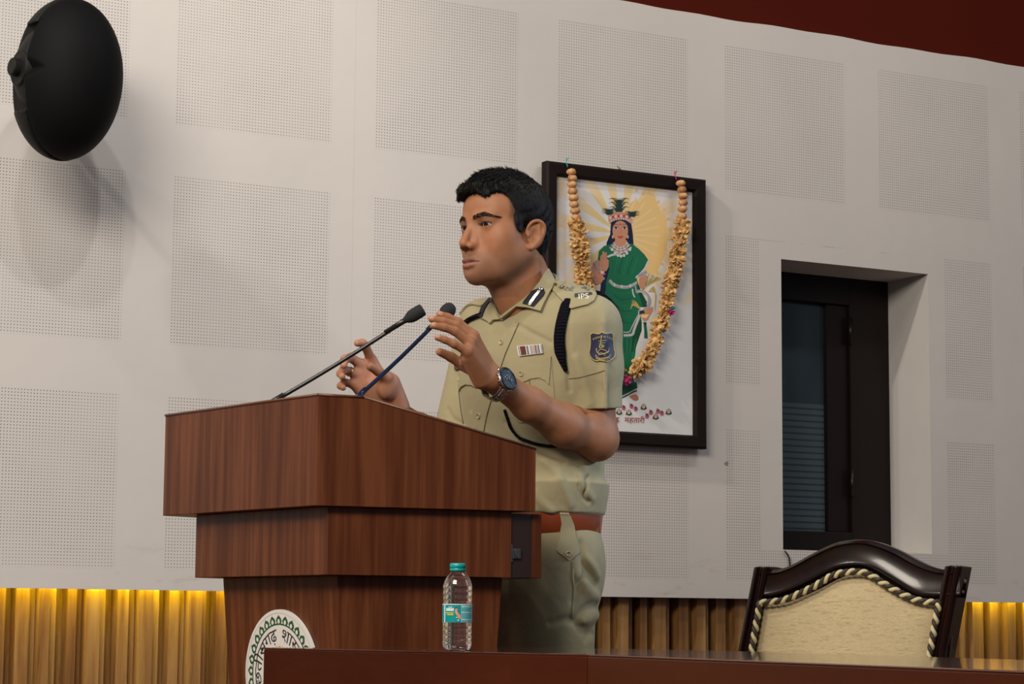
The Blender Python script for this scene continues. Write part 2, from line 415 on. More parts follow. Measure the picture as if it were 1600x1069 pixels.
def arc_text(parts, r_, size, a_mid, spacing=.02, mi=1, hgt=1.0, al=0):
    gl = [text_geo(p, size) if p.strip() else None for p in parts]
    wd = [(max(q[0] for q in g[0]) - min(0, min(q[0] for q in g[0])) if g else size*.32) for g in gl]
    tot = sum(wd)+spacing*size*len(wd); s_ = -tot/2 if al == 0 else (-tot if al < 0 else 0)
    for g, w_ in zip(gl, wd):
        if g:
            vv = []
            for (x, y, _) in g[0]:
                a2 = a_mid-(s_+x)/r_; rr_ = r_+y*hgt; vv.append(emb(rr_*math.cos(a2), rr_*math.sin(a2), .0076))
            em.add(vv, g[1], mi)
        s_ += w_+spacing*size
    return tot
arc_text(['छ', 'ती', 'स', 'ग', 'ढ़'], ER*.545, ER*.275, R(97), -.02, al=-1); arc_text(['शा', 'स', 'न'], ER*.545, ER*.275, R(84), -.02, al=1)
for q_ in (R(140),): flat([((ER*.645+y)*math.cos(q_-x), (ER*.645+y)*math.sin(q_-x)) for x, y in ((-.05, -.002), (.05, -.002), (.05, .002), (-.05, .002))], 1)
for sg in (-1, 1):             # wheat ears curving up around the centre
    for k in range(9):
        a_ = math.pi/2+sg*(.12+k*.16); rr_ = ER*.42; u, w_ = rr_*math.cos(a_), rr_*math.sin(a_)
        for t in (-.55, .55):
            d_ = a_-sg*math.pi/2*0+math.pi/2+t*sg+ (0 if sg > 0 else math.pi)
            d_ = a_ - sg*math.pi/2 + t
            dx, dy = math.cos(d_)*ER*.085, math.sin(d_)*ER*.085; nx, ny = -dy*.25, dx*.25
            flat([(u, w_), (u+dx*.5+nx, w_+dy*.5+ny), (u+dx, w_+dy), (u+dx*.5-nx, w_+dy*.5-ny)], 3)
annulus(ER*.20, ER*.24, 2); annulus(ER*.02, ER*.17, 3)
eo = em.build('emblem', [cream, ink, grn, gold, greym], podium); tag(eo, 'round white emblem with green leaf ring and black lettering')

# ================================================================ MICROPHONES
blk = mat('black_mic_foam', (.010, .010, .011), .85); N(blk).bump(N(blk).noise(N(blk).coord(), 600, 2), .5, .0008)
stem_m = mat('black_gooseneck', (.018, .019, .021), .28, .4)
stem_b = mat('blue_lit_gooseneck', (.016, .030, .085), .22, .6)  # blue light on this stem is painted into its base colour
def mic(name, label, p0, p1, hl, hr, sm_, cap_at, foamdir=None, boxy=False):
    root = thing(name, label, 'microphone', tuple(p0)); p0, p1 = Vector(p0), Vector(p1); ax = (p1-p0).normalized()
    b = MB(); mid = p0.lerp(p1, cap_at); L = (p1-p0).length
    sag = Vector((0, 0, -.012*L))
    q = [p0.lerp(p1, t)+sag*4*t*(1-t) for t in np.linspace(0, 1, 9)]
    b.tube(q, .0042, 12); b.build('gooseneck', sm_, root)
    b = MB(); b.tube([q[0]-ax*.01, q[0]+ax*.030], [.0062, .0055], 14); b.build('base_collar', sm_, root)
    b = MB(); c_ = q[-2]
    b.tube([q[-1]-ax*.05, q[-1]-ax*.008, q[-1]+ax*.004], [.0052, .0056, .0062], 14); b.build('neck_sleeve', stem_m, root)
    b = MB(); rr_ = lambda t: hr*(1 if not boxy else 1)
    if boxy: prof = [(.0055, -.004), (.0068, 0), (hr*.8, .007), (hr*.97, .013), (hr, .020), (hr*1.0, hl*.78), (hr*.97, hl*.92), (hr*.85, hl*.985), (hr*.5, hl), (0, hl)]
    else: prof = [(.0055, -.004), (.007, 0), (hr*.72, .006), (hr*.93, hl*.3), (hr, hl*.5), (hr*.93, hl*.75), (hr*.7, hl*.92), (hr*.35, hl*.99), (0, hl)]
    mt = Matrix.Translation(p1) @ ax.to_track_quat('Z', 'Y').to_matrix().to_4x4()
    b.lathe(prof, 24, 0, mt); b.build('foam_windscreen', blk, root)
    return root
mic('gooseneck_microphone', 'black gooseneck microphone with a blunt foam head leaning left over the podium', atd(424, 626, 4.58)-np.array([0, 0, .004]), atd(634, 500, 4.60), .042, .0135, stem_m, .5, boxy=True)
mic('gooseneck_microphone', 'blue-lit gooseneck microphone with a round foam head just behind the raised fingertips', atd(557, 622, 4.46)-np.array([0, 0, .000]), atd(691, 494, 4.63), .036, .0155, stem_b, .5)

# ================================================================ TABLES
ZT_ = .713
tab = wood('table_veneer', (.034, .0060, .0014), (.048, .0090, .0022), (.064, .0130, .0034), 5, .34, 1, (.3, .7), .35)
tabtop = wood('table_top_polish', (.050, .018, .012), (.075, .026, .016), (.105, .036, .020), 7, .10, 1, (.3, .7), .3)
tabtop.node_tree.nodes['Principled BSDF'].inputs['Coat Weight'].default_value = .6
chip = mat('chipped_varnish', (.42, .36, .36), .7)
def at2(px, py): return atz(px, py, ZT_)[:2]
f0, f1, f2 = at2(412, 1012), at2(917, 1022.4), at2(1600, 1048.5)
b0, b1, b2 = at2(932, 1013.0), at2(1147, 1017.6), at2(1600, 1031)
dr1 = (f1-f0)/np.linalg.norm(f1-f0); dr2 = (f2-f1)/np.linalg.norm(f2-f1)
pp1 = np.array([-dr1[1], dr1[0]]); pp2 = np.array([-dr2[1], dr2[0]])
bA, bB = at2(1512, 1028), at2(1600, 1031); dB = (bB-bA)/np.linalg.norm(bB-bA); d01 = (b0-b1)/np.linalg.norm(b0-b1)
bl = b0+d01*max(0., (f0-b0)@d01)
tb1 = [f0, f1, b1, bl]
tb2 = [f1+dr2*.0015, f1+dr2*1.35, bA+dr2*.85, b1+dr2*.002]
def table(label, quad, th0):
    g = thing('table', label, 'table', (float(np.mean([p[0] for p in quad])), float(np.mean([p[1] for p in quad])), 0))
    b = MB(); b.prism([(*p, ZT_-.003) for p in quad], [(*p, ZT_) for p in quad]); b.build('tabletop', tabtop, g, bevel=.0012)
    # thick apron board flush with the front edge
    def brd(p, q, t, z0, z1):
        dd = (q-p)/np.linalg.norm(q-p); m_ = np.array([-dd[1], dd[0]])*t
        b.prism([(*p, z0), (*q, z0), (*(q+m_), z0), (*(p+m_), z0)], [(*p, z1), (*q, z1), (*(q+m_), z1), (*(p+m_), z1)])
    b = MB(); brd(quad[0], quad[1], .022, .12, ZT_-.003); b.build('front_panel', tab, g, bevel=.0015)
    b = MB(); brd(quad[3]+(quad[0]-quad[3])*.04, quad[0]+(quad[3]-quad[0])*.06, .02, 0, ZT_-.003); b.build('side_panel', tab, g, bevel=.0015)
    b = MB(); brd(quad[2]+(quad[1]-quad[2])*.04, quad[1]+(quad[2]-quad[1])*.06, -.02, 0, ZT_-.003); b.build('side_panel', tab, g, bevel=.0015)
    return g
t1 = table('dark red-brown polished table in front of the podium, with the water bottle on it', tb1, 0)
t2 = table('dark red-brown polished table in front of the carved lacquered chair', tb2, 0)
# chips in the varnish along the edge, as small lens-shaped flakes lying in the top
rs = random.Random(3)
def flake(px, py, w, h, tt):
    b = MB()
    c_ = atz(px, py, ZT_); 
    k = 9; pts = []
    for i in range(k):
        a_ = 2*math.pi*i/k; r_ = rs.uniform(.6, 1.1); pts.append((c_[0]+.003+math.sin(a_)*h*r_, c_[1]+math.cos(a_)*w*r_, ZT_+.0004))
    b.add(pts, [tuple(range(k))]); b.build('varnish_chip', chip, tt)
for px, py, w, h in ((660, 1017.3, .008, .003), (676, 1017.4, .006, .002), (687, 1017.8, .004, .002)): flake(px, py-.6, w, h, t1)
for px, py, w, h in ((1172, 1032.2, .011, .003), (1186, 1032.8, .008, .003), (1195, 1033.3, .006, .002)): flake(px, py-.8, w, h, t2)

# ================================================================ WATER BOTTLE
A2 = lambda x, y: np.array([x, y, 0.])
BP = atz(714, 1017.3, ZT_); _r = ray(714, 1017.3); BP = BP+A2(_r[0], _r[1])*.036/math.hypot(_r[0], _r[1])
bs = .0392   # metres per 1000th used below
S = np.linalg.norm(BP-CAM)*.985/F_   # metres per photo pixel at the bottle
bottle = thing('water_bottle', 'small clear plastic water bottle with teal cap and teal label standing on the table', 'bottle', tuple(BP))
pet = mat('clear_plastic', (1, 1, 1), .03, 0, .5, Transmission_Weight=1., IOR=1.38)
wat = mat('drinking_water', (1, 1, 1), 0., 0, .5, Transmission_Weight=1., IOR=1.33)
teal = mat('teal_cap', (.0, .30, .29), .4)
def bz(y): return (1017-y)*S
Rb = 23.2*S
prof = [(Rb*.72, 0.0005), (Rb*.86, .0015), (Rb*.95, .005), (Rb, .010)]
for yy in range(1003, 976, -1):
    prof.append((Rb*(1-.022*max(0, math.sin((1003-yy)/9.*2*math.pi))), bz(yy)))
for yy in (975, 944): prof.append((Rb*.99, bz(yy)))
for yy in range(943, 915, -1):
    prof.append((Rb*(1-.022*max(0, math.sin((943-yy)/9.*2*math.pi))), bz(yy)))
for yy, r_ in ((913, .965), (909, .92), (905, .85), (901, .75), (898, .64), (896, .55), (894, .49), (893, .47), (889, .47), (888, .54), (887, .54), (886, .47), (882, .46)):
    prof.append((Rb*r_, bz(yy)))
mtb = Matrix.Translation(Vector(BP)); b = MB()
inner = [(max(r_-.0006, .001), z+.0006) for r_, z in prof]
full = [(0.0, .0045), (Rb*.35, .004), (Rb*.6, .001)]+prof+[inner[-1]]
full += [(r_-.0006 if r_ > .002 else r_, z) for r_, z in prof[::-1][1:]]+[(Rb*.6-.0006, .0018), (Rb*.35, .0048), (0.0, .0052)]
b.lathe(full, 48, 0, mtb, caps=False); b.build('bottle_body', pet, bottle)
b = MB(); wp = [(0.0, .0056), (Rb*.35, .0052), (Rb*.6-.0009, .0022)]+[(r_-.0009, z+.0004) for r_, z in prof if z < bz(899)]
wp.append((0, wp[-1][1])); b.lathe(wp, 48, 0, mtb, caps=False); b.build('water', wat, bottle)
b = MB(); rc = 12.3*S; pts = []; seg = 60
v = []; 
for z, k in ((bz(893), 1.), (bz(889.5), 1.), (bz(889), .985), (bz(888.2), .985), (bz(888), 1.), (bz(881.5), .98), (bz(880.3), .92)):
    v.append((rc*k, z))
v = [(0, bz(892.5))]+v+[(0, bz(880))]
o0 = len(b.v); b.lathe(v, seg, 0, mtb, caps=False)
for i in range(seg):           # grip ribs of the cap
    if i % 2 == 0:
        for ring_i in (2, 5, 6):
            q = Vector(b.v[ring_i*seg+i])-Vector(BP); q.x *= 1.035; q.y *= 1.035; b.v[ring_i*seg+i] = tuple(q+Vector(BP))
b.build('cap', teal, bottle)
# wrap-around label with its print
lt = mat('label_teal', (.0, .235, .245), .35); lw = mat('label_white', (.72, .80, .82), .4); ly = mat('label_yellow', (.50, .55, .04), .4); lp = mat('label_skin_tone', (.62, .28, .17), .4); lb = mat('label_pale_blue', (.18, .50, .56), .4); lk = mat('label_black', (.02, .02, .02), .4)
rl = Rb+.0004; ctr = math.atan2(CAM[1]-BP[1], CAM[0]-BP[0])
def lab(u, v_, o=0.):          # u: photo px from label centre, v: photo row
    a_ = ctr+math.asin(max(-.999, min(.999, u/23.4))); return (BP[0]+(rl+o)*math.cos(a_), BP[1]+(rl+o)*math.sin(a_), BP[2]+bz(v_))
L_ = MB()
def lpatch(u0, u1, v0, v1, mi, o=.00025, k=6):
    pts = [lab(u0+(u1-u0)*i/k, v0, o) for i in range(k+1)]+[lab(u0+(u1-u0)*i/k, v1, o) for i in range(k+1)]
    L_.add(pts, [(i, i+1, k+2+i, k+1+i) for i in range(k)], mi)
L_.lathe([(rl, bz(973)), (rl, bz(945.5))], 64, 0, mtb, caps=False); L_.lathe([(rl+.0001, bz(945.5)), (rl+.0001, bz(944.3))], 64, 1, mtb, caps=False)
lpatch(-20, -18.8, 973, 945.5, 1); lpatch(5.5, 22.9, 972.6, 946, 4, .0002, 10)
rs = random.Random(4)
for i in range(11):
    vv = 948+i*2.2; u = 6.5
    while u < 20.5:
        w_ = rs.uniform(.8, 2.6); lpatch(u, min(u+w_, 21.5), vv+1.0, vv, 1 if i in (0, 4, 9) else 0, .0004, 2); u += w_+rs.uniform(.5, 1.3)
def lpoly(pts, mi, o=.0005): L_.add([lab(u, v_, o) for u, v_ in pts], [tuple(range(len(pts)))], mi)
for i in range(6):             # white script word
    u = -17+i*1.9; lpoly([(u, 954.5), (u+.5, 951.0+(i % 2)*.8), (u+1.5, 951.2), (u+1.8, 954.6), (u+.9, 955.4)], 1)
lpatch(-17.5, -5.2, 951.6, 950.9, 1, .00055); lpatch(-14, -8, 949.6, 948.8, 1, .0005, 2)
lpatch(-17.2, -5.8, 959.2, 957.2, 2, .0005); lpatch(-15.5, -6.0, 961.8, 960.0, 2, .0005)
for i in range(5): lpatch(-15.8+i*2, -14.9+i*2, 958.7, 957.7, 0, .0007, 1)
lpoly([(-3.6, 951.5), (-2, 950.2), (-.2, 950.8), (.3, 953.2), (-.6, 955.4), (1.6, 958.6), (4.8, 962), (5, 967.5), (3.4, 968.4), (.4, 963.5), (-1.8, 960.6), (-3.6, 957)], 3)
lpoly([(-3.7, 952), (-2.9, 949.6), (-.6, 949.4), (-.4, 950.8), (-2, 951.2)], 5, .0007)
lpoly([(-2, 964.5), (1.2, 965), (1, 966), (-2, 965.6)], 1); lpoly([(.0, 969), (2.6, 968.8), (2.4, 970.4), (.2, 970.2)], 1)
lo = L_.build('label', [lt, lw, ly, lp, lb, lk], bottle); tag(lo, 'teal printed paper label')
# ================================================================ CHAIR
lac = mat('dark_lacquered_wood', (.022, .0065, .0045), .22, 0, .28, Coat_Weight=.12, Coat_Roughness=.04); n = N(lac)
n.base(n.ramp(n.noise(n.coord((1, 1, .2)), 20, 3), [(.3, (.006, .0030, .0026)), (.7, (.017, .0052, .0035))]))
fab = mat('beige_chenille', (.50, .40, .24), .85); n = N(fab)
wv = n.noise(n.coord((25, 1, 190)), 8, 3, .6); w2 = n.noise(n.coord((1, 1, 7)), 26, 3, .7)
c = n.ramp(wv, [(.3, (.44, .345, .185)), (.65, (.64, .52, .315))]); c = n.mix(.7, c, n.ramp(w2, [(.3, (.62, .58, .5)), (.48, (1, 1, 1))]), 'MULTIPLY')
n.base(c); n.bump(wv, .5, .0015)
crd_l = mat('cream_cord', (.62, .54, .30), .55); crd_d = mat('dark_brown_cord', (.035, .024, .018), .55)
CD = 5.45; cc = atd(1341, 905, CD); rayc = ray(1341, 905); az = math.atan2(rayc[1], rayc[0])
rz = az - R(19)                 # the chair's back-pointing axis; it faces the hall and a little left
chair = thing('conference_chair', 'dark lacquered high-back chair with beige upholstery and twisted cream-and-brown cord trim', 'chair', (float(cc[0]), float(cc[1]), 0))
by_ = Vector((math.cos(rz), math.sin(rz), 0)); bx_ = Vector((by_.y, -by_.x, 0)); up_ = Vector((0, 0, 1)); c0 = Vector((cc[0], cc[1], 0))
def ch(x, y, z): return c0+bx_*x+by_*y+up_*z
ncol = np.array([by_.x, by_.y, 0.])
def chp(px, py, off=0.):        # photo point -> local (x, z) on the back's front plane
    r = ray(px, py); o_ = np.array(c0)+ncol*off; P = CAM+r*(np.dot(o_-CAM, ncol)/np.dot(r, ncol)); q = Vector(P)-c0
    return q.dot(bx_), q.z
top = [chp(*p) for p in ((1184, 891), (1200, 891), (1222, 888), (1243, 879), (1270, 864), (1300, 850), (1322, 844.5), (1345, 843), (1368, 847), (1398, 858), (1430, 875), (1455, 886), (1480, 891), (1500, 890))]
bot = [chp(*p) for p in ((1184, 934), (1200, 934), (1222, 929), (1243, 921), (1270, 908), (1300, 893), (1322, 887), (1345, 886.5), (1368, 893), (1398, 911), (1430, 930), (1455, 934), (1480, 934), (1500, 934))]
def resample(pl, n_):
    pl = np.array(pl); s_ = np.concatenate([[0], np.cumsum(np.linalg.norm(np.diff(pl, axis=0), axis=1))])
    # smooth through Catmull-Rom on the arc length
    t = np.linspace(0, s_[-1], n_); out = []
    for tt in t:
        i = min(max(np.searchsorted(s_, tt)-1, 0), len(pl)-2); u = (tt-s_[i])/(s_[i+1]-s_[i]+1e-9)
        p0, p1, p2, p3 = pl[max(i-1, 0)], pl[i], pl[i+1], pl[min(i+2, len(pl)-1)]
        out.append(.5*((2*p1)+(-p0+p2)*u+(2*p0-5*p1+4*p2-p3)*u*u+(-p0+3*p1-3*p2+p3)*u**3))
    return np.array(out)
n_ = 60; T_ = resample(top, n_); B_ = resample(bot, n_)
b = MB(); v = []
for (x, z), (x2, z2) in zip(T_, B_):   # carved top rail: moulded section
    v += [ch(x, .0, z-.004), ch(x, .006, z), ch(x, .040, z), ch(x, .050, z-.006), ch(x2, .050, z2), ch(x2, .010, z2), ch(x2, .0, z2+.003),
          ch(x2+(x-x2)*.12, -.006, z2+(z-z2)*.10), ch(x2+(x-x2)*.2, -.001, z2+(z-z2)*.2), ch(x2+(x-x2)*.8, -.001, z2+(z-z2)*.80), ch(x2+(x-x2)*.86, -.008, z2+(z-z2)*.87)]
m_ = 11; f = [(i*m_+k, i*m_+(k+1) % m_, (i+1)*m_+(k+1) % m_, (i+1)*m_+k) for i in range(n_-1) for k in range(m_)]
b.add(v, f, 0, True); b.build('top_rail', lac, chair, smooth_angle=50)
xl, zl = chp(1190, 900); xr, zr = chp(1489, 900)
xl2, zl2 = chp(1168, 1015); xr2, zr2 = chp(1467, 1015)
ztop = chp(1190, 889)[1]
def post(xa, za, xb, zb_, side):
    """fluted post running from the scroll end down to the seat rail, then on as the rear leg"""
    b = MB(); pts = []; slope = (xb-xa)/(za-zb_)
    zs = [ztop+.006, ztop+.004, ztop-.01, za-.04, zb_, .46]
    sect = []
    for i, z in enumerate(zs):
        x = xa+slope*(ztop-z)*(1 if z > .62 else 1); x = xa+slope*(ztop-max(z, .55)); y = .0-(.02 if i == 0 else 0)
        w = .021 if i else .014; dpt = .085 if i else .055
        lean = -(ztop-z)*.10*0
        sect.append([(x-w, .004), (x-w*.82, -.008), (x-w*.40, -.012), (x-w*.12, -.003), (x+w*.12, -.003), (x+w*.40, -.012), (x+w*.82, -.008), (x+w, .004), (x+w, dpt), (x-w, dpt)])
        pts += [ch(px_+0, py_+(.012 if i == 0 else 0), z) for px_, py_ in sect[-1]]
    k = 10; f = [(i*k+j, i*k+(j+1) % k, (i+1)*k+(j+1) % k, (i+1)*k+j) for i in range(len(zs)-1) for j in range(k)]
    f += [tuple(range(k))[::-1], tuple(range((len(zs)-1)*k, len(zs)*k))]
    b.add(pts, f, 0); 
    o = b.build('back_post', lac, chair, bevel=.004, bseg=3)
    bm_ = MB(); xx_ = x; bm_.tube([ch(xx_, .045, .47), ch(xx_, .075, .25), ch(xx_, .13, 0)], [.026, .022, .016], 10); bm_.build('leg', lac, chair)
    return xx_
xlb = post(xl, zl, xl2, zl2, -1); xrb = post(xr, zr, xr2, zr2, 1)
b = MB()                          # bolt covers on the outer side of the right post
for py in (908, 925):
    x, z = chp(1489, py); x = xr+(xr2-xr)/(zr-zr2)*(ztop-z); b.ball(ch(x+.0205, .045, z+.0), (.0055, .0055, .0055), 12, 8)
b.build('bolt_cap', mat('bolt_cap_grey', (.16, .13, .12), .4), chair)
# upholstered back, padded, on a dark panel that closes the frame behind it
b = MB(); v = [ch(B_[i][0], .022, B_[i][1]+.012) for i in range(0, n_, 3)]; w_ = [ch(xr2-.01, .022, .47), ch(xl2+.01, .022, .47)]; q_ = v+w_
b.prism([p for p in q_], [p+by_*.02 for p in q_]); b.build('back_panel', lac, chair)
xi_l, xi_r = xl+.024, xr-.024
inT = [chp(*p) for p in ((1186, 945), (1200, 944), (1225, 941), (1246, 933), (1275, 919), (1302, 903), (1320, 898), (1342, 896.5), (1362, 901), (1392, 920), (1425, 937), (1447, 943), (1470, 945))]
IT = resample(inT, 49); zbot = .50
b = MB(); v = []; rows = 24
def edge_x(side, z):
    sl = (xl2-xl)/(ztop-zl2) if side < 0 else (xr2-xr)/(ztop-zr2)
    return (xl if side < 0 else xr)+sl*(ztop-z)+(.018 if side < 0 else -.018)
for j in range(rows+1):
    t = j/rows
    for i in range(49):
        u = i/48; zt_i = IT[i][1]; z = zt_i+(zbot-zt_i)*t
        xa, xb = edge_x(-1, z), edge_x(1, z); x = xa+(xb-xa)*u
        e_ = min(u, 1-u, t*.8+.0, (1-t))*10; bulge = .022*(1-math.exp(-e_*1.3))
        v.append(ch(x, .012-bulge-.006*math.sin(math.pi*u)*math.sin(math.pi*t), z))
f = [(j*49+i, j*49+i+1, (j+1)*49+i+1, (j+1)*49+i) for j in range(rows) for i in range(48)]
b.add(v, f, 0, True)
nb = len(b.v); v2 = [Vector(p)+by_*.05 for p in v]; 
b.add([v2[0], v2[48], v2[rows*49+48], v2[rows*49]], [(0, 1, 2, 3)], 0)
b.build('back_cushion', fab, chair)
# twisted cord: two strands wound around each other along the cushion's edge
pl = []
for z in np.linspace(.56, ztop-.075, 12): pl.append((edge_x(-1, z)-.002, z))
pl = pl[:-1]+[(x, z+.004) for x, z in IT[1:-1]]
for z in np.linspace(ztop-.085, .56, 11): pl.append((edge_x(1, z)+.002, z))
PL = resample(pl, 620)
s_ = np.concatenate([[0], np.cumsum(np.linalg.norm(np.diff(PL, axis=0), axis=1))])
for ph, m_, nm in ((0, crd_l, 'cream strand of the twisted cord'), (math.pi, crd_d, 'dark strand of the twisted cord')):
    pts = []
    for i, (x, z) in enumerate(PL):
        a_ = s_[i]/.030*2*math.pi+ph; j = min(i+1, len(PL)-1); k = max(i-1, 0); t = PL[j]-PL[k]; t /= np.linalg.norm(t)+1e-9; nx, nz = -t[1], t[0]
        pts.append(ch(x+nx*math.cos(a_)*.0042, -.012+math.sin(a_)*.0042, z+nz*math.cos(a_)*.0042))
    b = MB(); b.tube(pts, .0049, 8); tag(b.build('cord_trim', m_, chair), nm)
# seat, arms and front legs (behind the table)
xm = (xlb+xrb)/2; hw = (xrb-xlb)/2
b = MB(); v = []
for (z, s1_) in ((.40, .96), (.43, 1.), (.49, 1.), (.505, .93)): v.append([ch(xm-hw*s1_, 0, z), ch(xm+hw*s1_, 0, z), ch(xm+hw*s1_*1.08, -.52*s1_, z), ch(xm-hw*s1_*1.08, -.52*s1_, z)])
for i in range(3): b.prism(v[i], v[i+1])
b.build('seat', fab, chair)
for sx in (-1, 1):
    b = MB(); x = xm+sx*hw*1.05
    b.tube([ch(xm+sx*hw, .02, .62), ch(x, -.15, .625), ch(x, -.34, .615), ch(x, -.42, .595)], [.022, .025, .028, .02], 12); b.tube([ch(x, -.37, .605), ch(x, -.40, .45)], .02, 10); b.build('armrest', lac, chair)
    b = MB(); b.tube([ch(x, -.46, .41), ch(x, -.47, .2), ch(x, -.48, 0)], [.027, .02, .016], 10); b.build('leg', lac, chair)

# ================================================================ WALL LOUDSPEAKER
# ================================================================ IMPLICIT-SURFACE MODELLER (for the figure)
A = lambda *v: np.array(v, float)
class Prim:
    def __init__(s, f): s.f = f
    def ev(s, P, c, r): return s.f(P)
def smin(a, b, k):
    if k <= 0: return np.minimum(a, b)
    h = np.maximum(k-np.abs(a-b), 0)/k
    return np.minimum(a, b)-h*h*k*.25
class Un:
    def __init__(s, items, k=0.): s.items = [(i if isinstance(i, tuple) else (i, k)) for i in items]
    def ev(s, P, c, r):
        dc = [float(p.ev(c, c, 0)[0]) for p, _ in s.items]; m = min(dc); out = None
        for (p, k), v in zip(s.items, dc):
            if r > 0 and v > m+2.3*r+k: continue
            if r == 0 and v > m+k and out is not None: continue
            d_ = p.ev(P, c, r); out = d_ if out is None else smin(out, d_, k)
        return out
class Sub:
    def __init__(s, a, cuts): s.a = a; s.cuts = cuts
    def ev(s, P, c, r):
        d_ = s.a.ev(P, c, r); ac = float(s.a.ev(c, c, 0)[0])
        for q, k in s.cuts:
            bc = float(q.ev(c, c, 0)[0])
            if r > 0 and -bc+2.3*r+k < ac: continue
            d_ = -smin(-d_, q.ev(P, c, r), k)
        return d_
def full(node, P):               # exact evaluation without culling, in one go
    def g(n_):
        if isinstance(n_, Prim): return n_.f(P)
        if isinstance(n_, Un):
            out = None
            for p, k in n_.items: v = g(p); out = v if out is None else smin(out, v, k)
            return out
        v = g(n_.a)
        for q, k in n_.cuts: v = -smin(-v, g(q), k)
        return v
    return g(node)
def ball(c, r): c = np.asarray(c, float); return Prim(lambda P: np.linalg.norm(P-c, axis=1)-r)
def cone(a, b, ra, rb=None):
    a, b = np.asarray(a, float), np.asarray(b, float); rb = ra if rb is None else rb; ba = b-a; L2 = ba@ba+1e-12
    def f(P):
        h = np.clip((P-a)@ba/L2, 0, 1); return np.linalg.norm(P-a-h[:, None]*ba, axis=1)-(ra+(rb-ra)*h)
    return Prim(f)
def ell(c, r, M_=None):
    c, r = np.asarray(c, float), np.asarray(r, float)
    def f(P):
        q = P-c
        if M_ is not None: q = q@M_
        k0 = np.linalg.norm(q/r, axis=1); k1 = np.linalg.norm(q/(r*r), axis=1)+1e-9; return k0*(k0-1)/k1
    return Prim(f)
def path(pts, rs, k=.0):
    if not hasattr(rs, '__len__'): rs = [rs]*len(pts)
    return Un([cone(pts[i], pts[i+1], rs[i], rs[i+1]) for i in range(len(pts)-1)], k) if len(pts) > 2 else cone(pts[0], pts[1], rs[0], rs[1])
class Xf:                        # node written in a local frame: P_local = (P-o) @ M / s
    def __init__(s, node, o, M_, sc=1.): s.n, s.o, s.M, s.s = node, np.asarray(o, float), np.asarray(M_, float), sc
    def tr(s, P): return (P-s.o)@s.M/s.s
    def ev(s, P, c, r): return s.n.ev(s.tr(P), s.tr(c), r/s.s)*s.s
    @property
    def f(s): return lambda P: full(s.n, s.tr(P))*s.s
_full = full
def full(node, P):
    if isinstance(node, Xf): return full(node.n, node.tr(P))*node.s
    if isinstance(node, Prim): return node.f(P)
    if isinstance(node, Un):
        out = None
        for p, k in node.items: v = full(p, P); out = v if out is None else smin(out, v, k)
        return out
    v = full(node.a, P)
    for q, k in node.cuts: v = -smin(-v, full(q, P), k)
    return v
def polygonise(node, lo, hi, res, n=16):
    lo, hi = np.asarray(lo, float), np.asarray(hi, float); bs_ = n*res; nb = np.ceil((hi-lo)/bs_).astype(int)
    I = np.stack(np.meshgrid(*[np.arange(k) for k in nb], indexing='ij'), -1).reshape(-1, 3)
    cen = lo+(I+.5)*bs_; dc = full(node, cen); rad = bs_*math.sqrt(3)/2
    I = I[np.abs(dc) < rad*1.25+.006]
    g = np.arange(n+1); G = np.stack(np.meshgrid(g, g, g, indexing='ij'), -1).reshape(-1, 3)
    cid = []; cpos = []; quads = []
    K = 1 << 20
    key = lambda q: (q[:, 0]*K+q[:, 1])*K+q[:, 2]
    E_ = [((0, 0, 0), 0), ((0, 1, 0), 0), ((0, 0, 1), 0), ((0, 1, 1), 0), ((0, 0, 0), 1), ((1, 0, 0), 1), ((0, 0, 1), 1), ((1, 0, 1), 1), ((0, 0, 0), 2), ((1, 0, 0), 2), ((0, 1, 0), 2), ((1, 1, 0), 2)]
    for b3 in I:
        base = b3*n; P = lo+(G+base)*res; c = (lo+(b3+.5)*bs_)[None]
        D_ = node.ev(P, c, rad).reshape(n+1, n+1, n+1); s_ = D_ < 0
        if s_.all() or not s_.any(): continue
        acc = np.zeros((n, n, n, 3)); cnt = np.zeros((n, n, n))
        for (o_, ax) in E_:
            sl = tuple(slice(o_[i], o_[i]+n) for i in range(3)); o2 = list(o_); o2[ax] += 1; sl2 = tuple(slice(o2[i], o2[i]+n) for i in range(3))
            a_, b_ = D_[sl], D_[sl2]; m_ = (a_ < 0) != (b_ < 0); t = np.where(m_, a_/(a_-b_+1e-20), 0)
            for i in range(3): acc[..., i] += np.where(m_, o_[i]+(t if i == ax else 0), 0)
            cnt += m_
        w = np.argwhere(cnt > 0); 
        cid.append(key(w+base)); cpos.append(lo+(w+base+acc[cnt > 0]/cnt[cnt > 0][:, None])*res)
        for ax in range(3):
            sl = [slice(0, n)]*3; sl2 = [slice(0, n)]*3; sl2[ax] = slice(1, n+1)
            a_, b_ = s_[tuple(sl)], s_[tuple(sl2)]; m_ = np.argwhere(a_ != b_)
            if not len(m_): continue
            u, v_ = [(1, 2), (2, 0), (0, 1)][ax]; q = []
            for du, dv in ((-1, -1), (0, -1), (0, 0), (-1, 0)):
                e_ = m_+base; e_ = e_.copy(); e_[:, u] += du; e_[:, v_] += dv; q.append(key(e_))
            q = np.stack(q, 1); fl = a_[tuple(m_.T)]; q[~fl] = q[~fl][:, ::-1]; quads.append(q)
    cid = np.concatenate(cid); cpos = np.concatenate(cpos); quads = np.concatenate(quads)
    o_ = np.argsort(cid); cid = cid[o_]; cpos = cpos[o_]
    ix = np.searchsorted(cid, quads); ix = np.minimum(ix, len(cid)-1); ok = (cid[ix] == quads).all(1)
    return cpos, ix[ok]
